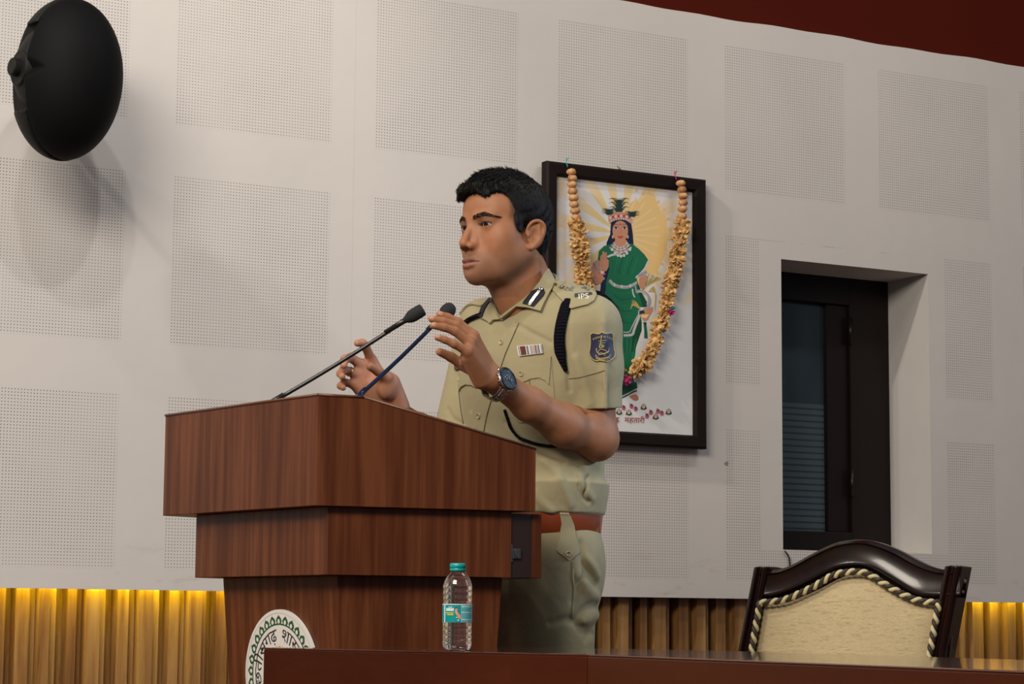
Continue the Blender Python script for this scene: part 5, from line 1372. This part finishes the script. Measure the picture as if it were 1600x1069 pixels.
for a_ in (-.55, 0, .55):
    b.lathe([(0, -.002), (.0022, -.002), (.0022, .0045), (0, .0045)], 12, 0, mw @ Matrix.Translation((0, 0, .0045)) @ Matrix.Rotation(math.pi+a_, 4, 'Z') @ Matrix.Translation((.0205, 0, 0)) @ Matrix.Rotation(math.pi/2, 4, 'Y'))
b.build('crown', steelw, wroot)
# ring on the far hand
P0, P1 = mcpR[2], fgR[2][0]; rc = lerp(P0, P1, .55); ra = (P1-P0)/np.linalg.norm(P1-P0); u_ = np.cross(ra, A(0, 0, 1)); u_ /= np.linalg.norm(u_); w_ = np.cross(ra, u_)
b = MB(); b.tube([rc+(u_*math.cos(t*math.pi/12)+w_*math.sin(t*math.pi/12))*.0101 for t in range(24)], .0012, 8, closed=True, caps=False)
tag(b.build('finger_ring', mat('gold_ring', (.65, .40, .12), .2, 1)), 'thin gold ring on the ring finger of the far hand', 'ring')
# ================================================================ FRAMED PICTURE WITH GARLAND
FX0, FX1, FZ0, FZ1 = 1.139, 1.701, 1.284, 2.109
fm = mat('dark_picture_frame', (.009, .005, .0045), .55, 0, .12)
pic = thing('framed_picture', 'dark framed devotional print of a woman in a green sari, hung with a garland', 'picture', ((FX0+FX1)/2, -.02, FZ0))
b = MB(); w = .040; yf, ybk = -.045, -.012
o_ = [(FX0, FZ0), (FX1, FZ0), (FX1, FZ1), (FX0, FZ1)]; i_ = [(FX0+w, FZ0+w), (FX1-w, FZ0+w), (FX1-w, FZ1-w), (FX0+w, FZ1-w)]
v = []
for ring_, y in ((o_, ybk), (o_, yf+.004), ([(x+(.006 if x < 1.4 else -.006), z+(.006 if z < 1.7 else -.006)) for x, z in o_], yf), ([(x-(.006 if x < 1.4 else -.006), z-(.006 if z < 1.7 else -.006)) for x, z in i_], yf+.002), (i_, yf+.012), (i_, ybk)):
    v += [(x, y, z) for x, z in ring_]
b.add(v, [(r_*4+k, r_*4+(k+1) % 4, ((r_+1) % 6)*4+(k+1) % 4, ((r_+1) % 6)*4+k) for r_ in range(6) for k in range(4)])
b.build('frame', fm, pic)
YP = -.026
def wp(px, py, o=0.): q = aty(px, py, YP); return (q[0], YP-o, q[2])
def a4(*pts): return [(840+x/4.454, 240+y/4.454) for x, y in pts]
def c4(*pts): return [(920+x/8.908, 430+y/8.908) for x, y in pts]
def d4(*pts): return [(940+x/8.225, 540+y/8.225) for x, y in pts]
paper = mat('printed_paper', (.6, .6, .6), .30, 0, .4); n = N(paper)
cx0, _, cz0 = wp(*a4((575, 560))[0]); sx = n.sep(n.coord())
PO = ((FX0+FX1)/2, YP, FZ0)
dx = n.m('SUBTRACT', sx[0], cx0-PO[0]); dz = n.m('SUBTRACT', sx[2], cz0-PO[2])
ang = n.m('ARCTAN2', dz, dx); rad_ = n.m('SQRT', n.m('ADD', n.m('MULTIPLY', dx, dx), n.m('MULTIPLY', dz, dz)))
rays = n.ramp(n.m('ADD', n.m('MULTIPLY', n.m('SINE', n.m('MULTIPLY', ang, 15.)), .5), .5), [(.38, (.62, .62, .63)), (.60, (.66, .50, .24))])
fadeR = n.ramp(rad_, [(.10, 1.), (.27, 0.)]); nz = n.noise(n.coord(), 16, 3, .5)
colr = n.mix(fadeR, n.mix(n.ramp(nz, [(.45, 0.), (.62, .7)]), (.60, .60, .62), (.60, .48, .27)), rays)
lowm = n.n('ShaderNodeMapRange'); n.l(dz, lowm.inputs[0]); lowm.inputs[1].default_value = -.16; lowm.inputs[2].default_value = -.26; lowm.inputs[3].default_value = 0; lowm.inputs[4].default_value = 1
n.base(n.mix(lowm.outputs[0], colr, (.60, .60, .61)))
pcol = dict(paper=None, orange=(.66, .46, .20), porange=(.68, .50, .26), green=(.010, .130, .062), dgreen=(.006, .060, .032), lgreen=(.014, .18, .085), navy=(.008, .014, .048), skin=(.46, .22, .14), skind=(.36, .14, .085), crown=(.48, .22, .16),
            red=(.36, .035, .03), white=(.50, .50, .50), grey=(.28, .29, .31), leaf=(.014, .035, .030), straw=(.46, .33, .10), pink=(.45, .08, .14), brown=(.16, .055, .03), text=(.30, .035, .02), black=(.012, .01, .01), lip=(.35, .05, .05), peach=(.58, .44, .26))
names = list(pcol); PM = [paper]+[mat('print_'+k, c_, .30, 0, .4) for k, c_ in pcol.items() if c_]
pr = MB(); lay = [0]
def P_(pts, colname, o=None):
    lay[0] += 1; off = .0002+lay[0]*.000006 if o is None else o
    pr.add([wp(x, y, off) for x, y in pts], [tuple(range(len(pts)))[::-1]], names.index(colname))
def E_ll(cx_, cy_, rx, ry, colname, n_=22, rot=0.):
    c_, s_ = math.cos(rot), math.sin(rot)
    P_([(cx_+rx*math.cos(t)*c_-ry*math.sin(t)*s_, cy_+rx*math.cos(t)*s_+ry*math.sin(t)*c_) for t in np.linspace(0, 2*math.pi, n_, endpoint=False)], colname)
def strip(pts, wd, colname, taper=False):
    pl_ = resample(pts, max(6, len(pts)*4)); L_ = []; R_ = []
    for i, p in enumerate(pl_):
        t = pl_[min(i+1, len(pl_)-1)]-pl_[max(i-1, 0)]; t = t/(np.linalg.norm(t)+1e-9); k = wd/2*(1 if not taper else (1-i/(len(pl_)-1))**.7)
        L_.append((p[0]-t[1]*k, p[1]+t[0]*k)); R_.append((p[0]+t[1]*k, p[1]-t[0]*k))
    lay[0] += 1; off = .0002+lay[0]*.000006; m_ = len(L_)
    pr.add([wp(x, y, off) for x, y in L_+R_], [(i, i+1, m_+i+1, m_+i) for i in range(m_-1)], names.index(colname))
pr.add([(FX0+w-.004, YP, FZ0+w-.004), (FX1-w+.004, YP, FZ0+w-.004), (FX1-w+.004, YP, FZ1-w+.004), (FX0+w-.004, YP, FZ1-w+.004)], [(0, 1, 2, 3)], 0)
P_(a4((640, 345), (690, 318), (705, 345), (740, 305), (790, 278), (815, 290), (830, 345), (850, 400), (888, 425), (900, 470), (895, 560), (905, 640), (870, 740), (840, 800), (800, 850), (740, 820), (660, 640), (600, 500)), 'orange')
for k in range(9): a_ = -1.15+k*.24; strip([(969+22*math.cos(a_), 366+22*math.sin(a_)), (969+62*math.cos(a_), 366+62*math.sin(a_))], 3.4, 'porange')
for k in range(60):    # ragged watercolour edge of the orange patch
    a_ = -1.3+k*.045; r_ = 70+6*math.sin(k*1.7)+4*math.sin(k*3.1); 
    if k % 2: E_ll(969+r_*math.cos(a_)*.98, 366+r_*math.sin(a_)*1.15, 3.2, 2.4, 'orange', 9, a_)
# veil and body
P_(c4((230, 0), (560, 0), (560, 300), (200, 330), (150, 250), (170, 140)), 'navy')
P_(a4((510, 470), (540, 430), (620, 430), (650, 480), (662, 560), (668, 640), (610, 700), (520, 1000), (470, 1069), (430, 1020), (440, 900), (480, 780), (480, 620), (505, 560)), 'navy')
P_(a4((385, 760), (430, 730), (440, 840), (470, 870), (420, 915), (375, 880)), 'skin')
P_(a4((640, 625), (700, 660), (740, 700), (772, 745), (745, 810), (690, 870), (520, 860), (490, 1069), (780, 1069), (720, 960), (690, 880)), 'dgreen')
P_(a4((425, 680), (460, 645), (530, 625), (660, 628), (720, 680), (770, 750), (735, 790), (690, 860), (700, 960), (730, 1069), (470, 1069), (475, 900), (500, 800), (490, 720), (440, 750), (418, 740)), 'green')
strip(a4((485, 720), (520, 705), (560, 700), (640, 665)), 3.2, 'white'); strip(a4((772, 745), (745, 800), (700, 850), (672, 868)), 3.0, 'white'); strip(a4((660, 930), (665, 980), (700, 1040)), 2.2, 'white')
for k in range(5): strip(a4((560+k*35, 720), (540+k*32, 800), (530+k*30, 880)), 1.0, 'dgreen' if k % 2 else 'lgreen')
strip(a4((498, 885), (540, 915), (600, 928), (660, 915), (690, 898)), 5.2, 'grey'); strip(a4((498, 880), (540, 910), (600, 923), (660, 910), (690, 893)), 1.2, 'white')
for x, y in ((530, 912), (600, 928), (655, 915)): E_ll(*a4((x, y))[0], 1.6, 3.2, 'white', 8)
sky_ = c4((300, 60), (350, 0), (650, 0), (650, 90), (690, 200), (700, 480), (735, 640), (735, 770), (655, 985), (630, 1069), (480, 1069), (440, 700), (340, 500), (200, 300))
P_(sky_, 'green')
P_(c4((690, 600), (735, 650), (730, 780), (660, 985), (640, 1069), (590, 1069), (600, 850), (640, 760)), 'dgreen')
P_(d4((270, 0), (440, 0), (430, 120), (380, 300), (420, 470), (450, 480), (460, 545), (265, 640)), 'green'); P_(d4((250, 480), (440, 470), (462, 545), (265, 645)), 'dgreen'); P_(d4((340, 0), (400, 0), (415, 130), (360, 290), (330, 300)), 'lgreen')
P_(c4((150, 250), (480, 300), (520, 900), (600, 1069), (590, 1400), (600, 1640), (60, 1720), (80, 1400), (180, 1069), (100, 600)), 'green'); P_(c4((60, 1580), (600, 1520), (604, 1640), (58, 1722)), 'dgreen')
P_(d4((60, 700), (100, 680), (160, 690), (170, 725), (110, 735)), 'skind')
P_(sky_, 'green')
P_(c4((690, 600), (735, 650), (730, 780), (660, 985), (640, 1069), (590, 1069), (600, 850), (640, 760)), 'dgreen')
for k in range(6): strip(c4((500+k*32, 880), (505+k*27, 960), (500+k*24, 1069)), 1.1, 'lgreen' if k % 2 else 'dgreen')
for k in range(6): strip(c4((330+k*20, 200+k*75), (430+k*15, 260+k*80), (600, 240+k*85)), .9, 'dgreen' if k % 2 else 'lgreen')
strip(c4((480, 795), (560, 790), (590, 740), (640, 640), (690, 540), (690, 490)), 1.3, 'white'); strip(c4((484, 840), (600, 828), (625, 770), (650, 700), (690, 600), (700, 550)), 4.6, 'grey'); strip(c4((484, 840), (600, 828), (625, 770), (650, 700), (690, 600), (700, 550)), 2.2, 'white')
strip(c4((605, 190), (615, 260), (640, 310)), 2.0, 'white'); strip(c4((645, 150), (655, 200), (665, 250)), 2.4, 'grey')
strip(c4((290, 75), (340, 130), (420, 160), (520, 168), (600, 145), (660, 110)), 5.0, 'grey'); strip(c4((290, 65), (340, 120), (420, 148), (520, 156), (600, 133), (660, 98)), 1.0, 'white')
for x, y in ((357, 135), (458, 160), (575, 148)): E_ll(*c4((x, y))[0], 1.5, 3.0, 'white', 8)
strip(d4((262, 655), (350, 610), (400, 580), (455, 555)), 1.6, 'white'); strip(d4((262, 672), (350, 628), (400, 600), (450, 580)), 2.0, 'dgreen')
# paddy sheaf, sickle, hand
for k in range(9): strip(c4((770-k*4, 200), (800+k*12, 100), (830+k*22, -20+k*8)), .9, 'straw' if k % 3 else 'lgreen')
for k in range(9): strip(c4((830, 230), (900+k*4, 160+k*12), (930-k*2, 260+k*30)), .8, 'straw')
for k in range(8): strip(c4((720, 480), (660-k*6, 380+k*6), (600-k*3, 350+k*18)), .8, 'straw')
strip(c4((660, 240), (700, 222), (760, 235), (815, 280), (845, 350), (835, 420), (800, 465), (760, 490)), 4.6, 'grey'); strip(c4((680, 232), (745, 238), (795, 275), (818, 345), (805, 415)), 1.3, 'white')
P_(c4((760, 500), (830, 460), (890, 440), (885, 500), (850, 560), (820, 620), (770, 650), (735, 600), (715, 550)), 'skin'); P_(c4((715, 555), (840, 545), (800, 600), (735, 590)), 'porange'); P_(c4((705, 500), (760, 485), (780, 530), (715, 545)), 'leaf')
P_(c4((750, 660), (800, 655), (800, 690), (765, 690)), 'leaf')
for k in range(4): strip(c4((765+k*10, 690), (775+k*10, 780), (775+k*12, 880)), 1.1, 'lgreen' if k % 2 else 'dgreen')
# neck, face
P_(a4((540, 600), (615, 600), (640, 640), (600, 690), (555, 690), (515, 645)), 'skin'); E_ll(*a4((574, 535))[0], 12.2, 18.5, 'skin', 30)
P_(a4((518, 520), (520, 480), (560, 455), (600, 455), (632, 490), (632, 530), (625, 500), (600, 476), (574, 466), (548, 476), (528, 500)), 'navy')
for s in (-1, 1):
    x, y = a4((574+s*30, 519))[0]; E_ll(x, y, 3.8, 1.7, 'white', 12); E_ll(x, y, 1.8, 1.7, 'black', 10); strip([(x-4.2, y-.6), (x, y-2.2), (x+4.2, y-.6)], .9, 'black'); strip([(x-4.5, y-4.6), (x, y-6.0), (x+4.2, y-4.8)], .9, 'brown')
    E_ll(*a4((574+s*52, 580))[0], 1.6, 3.0, 'straw', 8)
strip(a4((576, 520), (580, 552), (572, 560)), .9, 'skind'); strip(a4((556, 577), (574, 580), (594, 576)), 1.7, 'lip'); strip(a4((560, 583), (575, 588), (590, 583)), 1.2, 'lip'); E_ll(*a4((573, 493))[0], 1.2, 1.8, 'red', 8); E_ll(*a4((564, 560))[0], .7, .7, 'straw', 6)
# crown with plumes of leaves
P_(a4((492, 430), (520, 418), (575, 405), (625, 418), (668, 432), (655, 470), (650, 490), (610, 462), (575, 455), (535, 462), (500, 488), (492, 470)), 'crown')
for k in range(9): E_ll(*a4((505+k*19, 447-6*math.sin(k/8*math.pi)*2))[0], 1.6, 2.4, 'red' if k % 2 else 'white', 8)
for k in range(11): E_ll(*a4((497+k*16.5, 478-22*math.sin(k/10*math.pi)))[0], 1.3, 1.3, 'white', 6)
def plume(cx_, cy_, h_, sp, n_=9):
    P_(a4((cx_-sp*.25, cy_), (cx_-sp*.16, cy_-h_*.7), (cx_+sp*.16, cy_-h_*.7), (cx_+sp*.25, cy_)), 'leaf')
    for k in range(n_):
        t = k/(n_-1)*2-1; 
        for lv_ in (0, .33, .62):
            x0, y0 = cx_+t*sp*.15, cy_-h_*lv_*.8; strip(a4((x0, y0), (x0+t*sp*.35, y0-h_*.30), (x0+t*sp*.62, y0-h_*.34*(1-.35*abs(t)))), 1.5, 'leaf', True)
plume(565, 405, 118, 95); plume(497, 425, 52, 70, 6); plume(655, 440, 48, 70, 6)
# necklaces
for dy, r_ in ((0, 1.3), (16, 1.5), (34, 1.6)):
    for k in range(15):
        t = k/14*2-1; E_ll(*a4((574+t*(48+dy*.7), 622+dy+34*(1-t*t)))[0], r_, r_, 'white' if k % 3 else 'grey', 7)
for k in range(7): t = k/6*2-1; E_ll(*a4((578+t*62, 668+46*(1-t*t)))[0], 2.3, 2.8, 'white', 9)
# raised hand
P_(a4((432, 750), (435, 712), (446, 705), (450, 682), (461, 680), (466, 702), (472, 684), (480, 690), (480, 730), (493, 745), (492, 790), (475, 820), (440, 810)), 'skin')
for x in (448, 462, 474): strip(a4((x, 706), (x+1, 740)), .6, 'skind')
strip(a4((420, 830), (440, 845), (470, 838)), 2.6, 'pink'); strip(a4((395, 760), (412, 790), (415, 810)), 3.2, 'grey'); P_(a4((415, 830), (450, 850), (445, 900), (400, 915), (385, 880)), 'skin')
# lowered hand with sickle and paddy
P_(a4((705, 865), (755, 840), (762, 880), (730, 940), (705, 930)), 'skin'); strip(a4((700, 850), (755, 820)), 4, 'grey')
# feet, blossoms and title
P_(d4((350, 650), (390, 635), (430, 625), (465, 650), (470, 690), (440, 708), (400, 695)), 'skind')
for x, y in ((280, 800), (380, 780), (435, 815), (580, 905), (630, 860), (720, 845), (770, 870), (150, 790), (60, 780)):
    px_, py_ = d4((x, y))[0]
    for k in range(5): a_ = k*1.2566; E_ll(px_+2.0*math.cos(a_), py_+2.4*math.sin(a_), 1.3, 1.8, 'pink', 7, a_)
    E_ll(px_, py_, .9, 1.1, 'brown', 6); P_([(px_-3.0, py_-5), (px_+2.5, py_-1.5), (px_-.5, py_-1)], 'leaf')
for x, y in ((345, 860), (535, 787), (690, 912), (857, 850), (220, 850)):
    px_, py_ = d4((x, y))[0]; P_([(px_-4.8, py_+3.0), (px_-3.0, py_-2.4), (px_, py_-4.8), (px_+3.0, py_-2.4), (px_+4.8, py_+3.0), (px_+.5, py_+4.6)], 'leaf'); E_ll(px_, py_-.2, 2.7, 3.3, 'peach', 10); strip([(px_-1.6, py_+1), (px_, py_-1.6), (px_+1.6, py_+1)], .6, 'brown')
def ptext(body, px_, py_, hpx, o=.0022):
    v_, f_ = text_geo(body, 1.); s_ = hpx/.62; lay[0] += 1
    dirx, diry = 1., .036
    pr.add([wp(px_+x*s_*dirx, py_+x*s_*diry-y*s_, .0002+lay[0]*.000006) for x, y, _ in v_], [tuple(f) for f in f_], names.index('text')); return max(p[0] for p in v_)*s_
ptext('महतारी', 975.3, 660.0, 7.4); ptext('ढ़', 960.5, 659.6, 7.4); ptext('छत्तीसग', 925, 658.4, 7.4)
po = pr.build('print', PM, pic); 
po.data.transform(Matrix.Translation(-Vector(PO))); po.matrix_parent_inverse = wm(pic).inverted() @ Matrix.Translation(Vector(PO))
b = MB(); b.box((FX0+.01, -.0245, FZ0+.01), (FX1-.01, -.012, FZ1-.01)); b.build('backing_board', mat('backing', (.2, .15, .1), .8), pic)
b = MB(); b.tube([aty(x, y, -.02) for x, y in ((972, 270), (970, 265), (966, 261), (964, 259))], .0016, 6); b.tube([aty(x, y, -.02) for x, y in ((970, 265), (967, 264), (963, 265))], .0012, 6)
b.build('hanging_wire', mat('rusty_wire', (.16, .12, .06), .6), pic)

# garland of dried shavings
gm = mat('garland_shavings', (.56, .34, .13), .6); n = N(gm); n.base(n.ramp(n.noise(n.coord(), 60, 2), [(.3, (.40, .21, .065)), (.55, (.58, .36, .14)), (.8, (.68, .46, .20))]))
gm2 = mat('garland_cups', (.46, .24, .10), .6); n = N(gm2); n.base(n.ramp(n.noise(n.coord(), 50, 2), [(.3, (.30, .135, .05)), (.6, (.50, .27, .115)), (.8, (.58, .36, .17))]))
pk = mat('pink_tuft', (.42, .02, .13), .6); tq = mat('turquoise_thread', (.02, .30, .30), .5)
gl = thing('garland', 'pale wood-shaving garland draped in a loop over the framed picture', 'garland', ((FX0+FX1)/2, -.06, 1.45))
Lp = [(893, 263), (894, 285), (896, 310), (899, 335), (902, 360), (906, 385), (909, 410), (913, 440), (918, 480), (928, 520), (945, 560), (965, 585)]
Rp = [(1063, 281), (1066, 300), (1067, 325), (1065, 348), (1061, 375), (1058, 400), (1052, 430), (1046, 455), (1040, 480), (1031, 510), (1020, 545), (1003, 570), (985, 586)]
rs = random.Random(21)
def cup(c_, ax, r_):             # folded cup of shavings, slightly squashed
    b = MB(); mt4 = Matrix.Translation(Vector(c_)) @ Vector(ax).to_track_quat('Z', 'Y').to_matrix().to_4x4() @ Matrix.Rotation(rs.uniform(0, 6), 4, 'Z'); seg = 14
    v = []; prof_ = [(.25, -.75), (.75, -.62), (1.0, -.15), (.98, .25), (.62, .62), (.2, .72)]
    for i, (q, z) in enumerate(prof_):
        for k in range(seg): a_ = 2*math.pi*k/seg; m_ = 1+.13*math.sin(3*a_+i*.7)+rs.uniform(-.05, .05); v.append(mt4 @ Vector((q*m_*r_*math.cos(a_), q*m_*r_*math.sin(a_), z*r_*.98)))
    b.add(v, [(i*seg+k, i*seg+(k+1) % seg, (i+1)*seg+(k+1) % seg, (i+1)*seg+k) for i in range(5) for k in range(seg)]+[tuple(range(seg))[::-1], tuple(range(5*seg, 6*seg))], 0)
    b.build('bead', gm2, gl, smooth_angle=50)
def petal(b, c_, d_, L_, w_, mi=0):
    d_ = Vector(d_).normalized(); s_ = d_.orthogonal().normalized(); s_.rotate(Matrix.Rotation(rs.uniform(0, 6.28), 3, d_)); u_ = d_.cross(s_); c_ = Vector(c_); v = []
    curl = rs.uniform(-.4, .9)
    for i, (t, k) in enumerate(((0, .35), (.35, .9), (.75, 1.), (1., .45))):
        p = c_+d_*L_*t+u_*curl*L_*.5*t*t; nn_ = u_; v += [p-s_*w_*k, p+nn_*w_*.35*k, p+s_*w_*k, p-nn_*.0006]
    f = [(i*4+j, i*4+(j+1) % 4, (i+1)*4+(j+1) % 4, (i+1)*4+j) for i in range(3) for j in range(4)]+[(0, 3, 2, 1), (12, 13, 14, 15)]
    b.add(v, f, mi)
def floret(c_, ax, r_, mt, nm, n_=46, pl=.6):
    b = MB(); b.ball(c_, r_*.52, 10, 7)
    for _ in range(n_):
        d_ = Vector((rs.gauss(0, 1), rs.gauss(0, 1), rs.gauss(0, .8))).normalized(); petal(b, Vector(c_)+d_*r_*.30, d_, r_*rs.uniform(.5, .8), r_*.22)
    b.build(nm, mt, gl)
for path_, yb in ((Lp, 345), (Rp, 347)):
    pl_ = resample(path_, 260); s_ = np.concatenate([[0], np.cumsum(np.linalg.norm(np.diff(pl_, axis=0), axis=1))]); pos = 5.
    b = MB(); b.tube([aty(x, y, -.064) for x, y in pl_[::6]], .0012, 6); b.build('string', tq, gl)
    while pos < s_[-1]:
        i = min(np.searchsorted(s_, pos), len(pl_)-1); x, y = pl_[i]; t = pl_[min(i+2, len(pl_)-1)]-pl_[max(i-2, 0)]; q = aty(x, y, -.064)
        if y < yb: cup(q, (t[0]*.6, 0, -t[1]), .0142); pos += 10.3
        else:
            r_ = .0275*rs.uniform(.88, 1.15); floret(q+A(rs.uniform(-.003, .003), 0, 0), None, r_, gm, 'floret'); pos += 14.5
for (x, y), r_ in (((1047, 487), .014), ((979, 594), .016)): floret(aty(x, y, -.072), None, r_, pk, 'pink_tuft', 34)
b = MB(); q = aty(1050, 481, -.075); b.ball(q, (.012, .006, .005), 10, 6); b.build('turquoise_tuft', tq, gl)
for (x, y), m_ in (((887, 252), tq), ((1057, 272), pk)):
    b = MB(); q = aty(x, y+9, -.052); b.tube([q, q+A(-.002, .006, .018), q+A(.001, .010, .028)], .0018, 6); b.tube([q+A(-.002, .006, .018), q+A(.005, .004, .030)], .0014, 6); b.build('thread_tie', m_, gl)
# hooks of rubbed wall

# ================================================================ WALL LOUDSPEAKER
spk = mat('black_speaker_shell', (.009, .0085, .008), .6, 0, .15); n = N(spk); n.bump(n.noise(n.coord(), 500, 2), .3, .0006)
grl = mat('black_speaker_grille', (.0030, .0030, .0034), .65, 0, .10); n = N(grl); n.bump(n.noise(n.coord(), 900, 2), .5, .0006)
sc_ = atd(104, 124, 5.68); Sp = 5.68/F_
speaker = thing('wall_loudspeaker', 'black oval loudspeaker hung high on the white wall at the left', 'loudspeaker', tuple(sc_))
afz = R(241+50); sF = A(math.cos(afz), math.sin(afz), -.10); sF /= np.linalg.norm(sF); sX = np.cross(sF, A(0, 0, 1)); sX /= np.linalg.norm(sX)
if sX@RT < 0: sX = -sX
sZ = A(0, 0, 1)-sF*sF[2]; sZ /= np.linalg.norm(sZ); SM = np.stack([sX, sF, sZ], 1)
HZ = 128*Sp; RX, RY = .140, .138
egg = ell((0, 0, 0), (RX, RY, HZ))
def slabp(ax, a_, b_): return Prim(lambda P: np.maximum(P[:, ax]-b_, a_-P[:, ax]))
def boxp(lo__, hi__):
    lo__, hi__ = np.array(lo__), np.array(hi__); c__, h__ = (lo__+hi__)/2, (hi__-lo__)/2
    return Prim(lambda P: np.max(np.abs(P-c__)-h__, axis=1))
wedge = Prim(lambda P: np.maximum(np.maximum(np.abs(P[:, 2]-.004)-.028*(-(P[:, 0]+.122))/.018, -.150-P[:, 0]), -P[:, 1]-.02)*.5)
front = Sub(inter(egg, halfspace((0, .010, 0), (0, -1, 0)), k=.004), [(boxp((.118, -.2, -.040), (.2, .2, -.004)), .002), (wedge, .002)])
back = Sub(inter(ell((0, 0, 0), (RX+.001, RY*.95, HZ+.001)), halfspace((0, .004, 0), (0, 1, 0)), k=.003), [(boxp((-.3, -.3, -.098), (-.085, .3, .122)), .003)])
band_ = inter(ell((0, 0, .012), (RX*.965, RY*.93, .135)), halfspace((0, .002, 0), (0, 1, 0)), k=.003)
rear = Un([(back, 0), (band_, .002)])
lo_, hi_ = sc_-.26, sc_+.26
for nd, nm, mt in ((front, 'grille', grl), (rear, 'rear_shell', spk)):
    v__, q__ = polygonise(Xf(nd, sc_, SM, 1.), lo_, hi_, .0040); np_mesh(nm, v__, q__, mt, speaker)
def spl(x, y, z): return sc_+SM@A(x, y, z)
pv = A(-.95, -.22, 0); pv /= np.linalg.norm(pv); pv_w = SM@pv; base_ = spl(*(pv*.122+A(0, 0, .006)))
mpv = Matrix.Translation(Vector(base_)) @ Vector(pv_w).to_track_quat('Z', 'Y').to_matrix().to_4x4()
b = MB(); b.lathe([(0, -.03), (.047, -.03), (.047, .004), (.043, .010), (0, .010)], 40, 0, mpv); b.build('pivot_cap', spk, speaker, smooth_angle=40)
b = MB(); b.lathe([(0, .008), (.022, .008), (.023, .012), (.023, .026), (.020, .029), (0, .029)], 28, 0, mpv); b.build('pivot_knob', spk, speaker, smooth_angle=40)
# bracket to the wall
e_ = A(sc_[0]+.03, -.004, sc_[2]); b = MB(); b.tube([sc_+A(0, .08, 0), sc_+A(.01, .14, 0), e_], [.014, .012, .012], 14); b.tube([e_+A(0, -.004, 0), e_+A(0, .003, 0)], [.05, .05], 24); b.build('wall_bracket', spk, speaker, smooth_angle=50)
lw_ = mat('logo_white', (.7, .7, .7), .4); lg = MB()     # two-letter mark on the cap
lx = Vector(pv_w).cross(Vector((0, 0, 1))).normalized(); 
if lx.dot(Vector(RT)) < 0: lx = -lx
lz = Vector((0, 0, 1)); lc = Vector(base_)+Vector(pv_w)*.0106-lx*.006+lz*.004
def bar(x0, z0, x1, z1): lg.add([lc+lx*a_+lz*c_+Vector(pv_w)*.0006*0 for a_, c_ in ((x0, z0), (x1, z0), (x1, z1), (x0, z1))], [(0, 1, 2, 3)])
for k in (0, 1, 2): bar(-.012, .006-k*.0052, -.001, .0085-k*.0052)
bar(-.012, -.0044, -.0095, .0085)
lg.add([lc+lx*a_+lz*c_ for a_, c_ in ((.000, .0085), (.003, .0085), (.006, -.0044), (.0042, -.0044))], [(0, 1, 2, 3)]); lg.add([lc+lx*a_+lz*c_ for a_, c_ in ((.0042, -.0044), (.006, -.0044), (.0115, .0085), (.0088, .0085))], [(0, 1, 2, 3)])
o = lg.build('logo', lw_, speaker); o.location = Vector(pv_w)*.0008
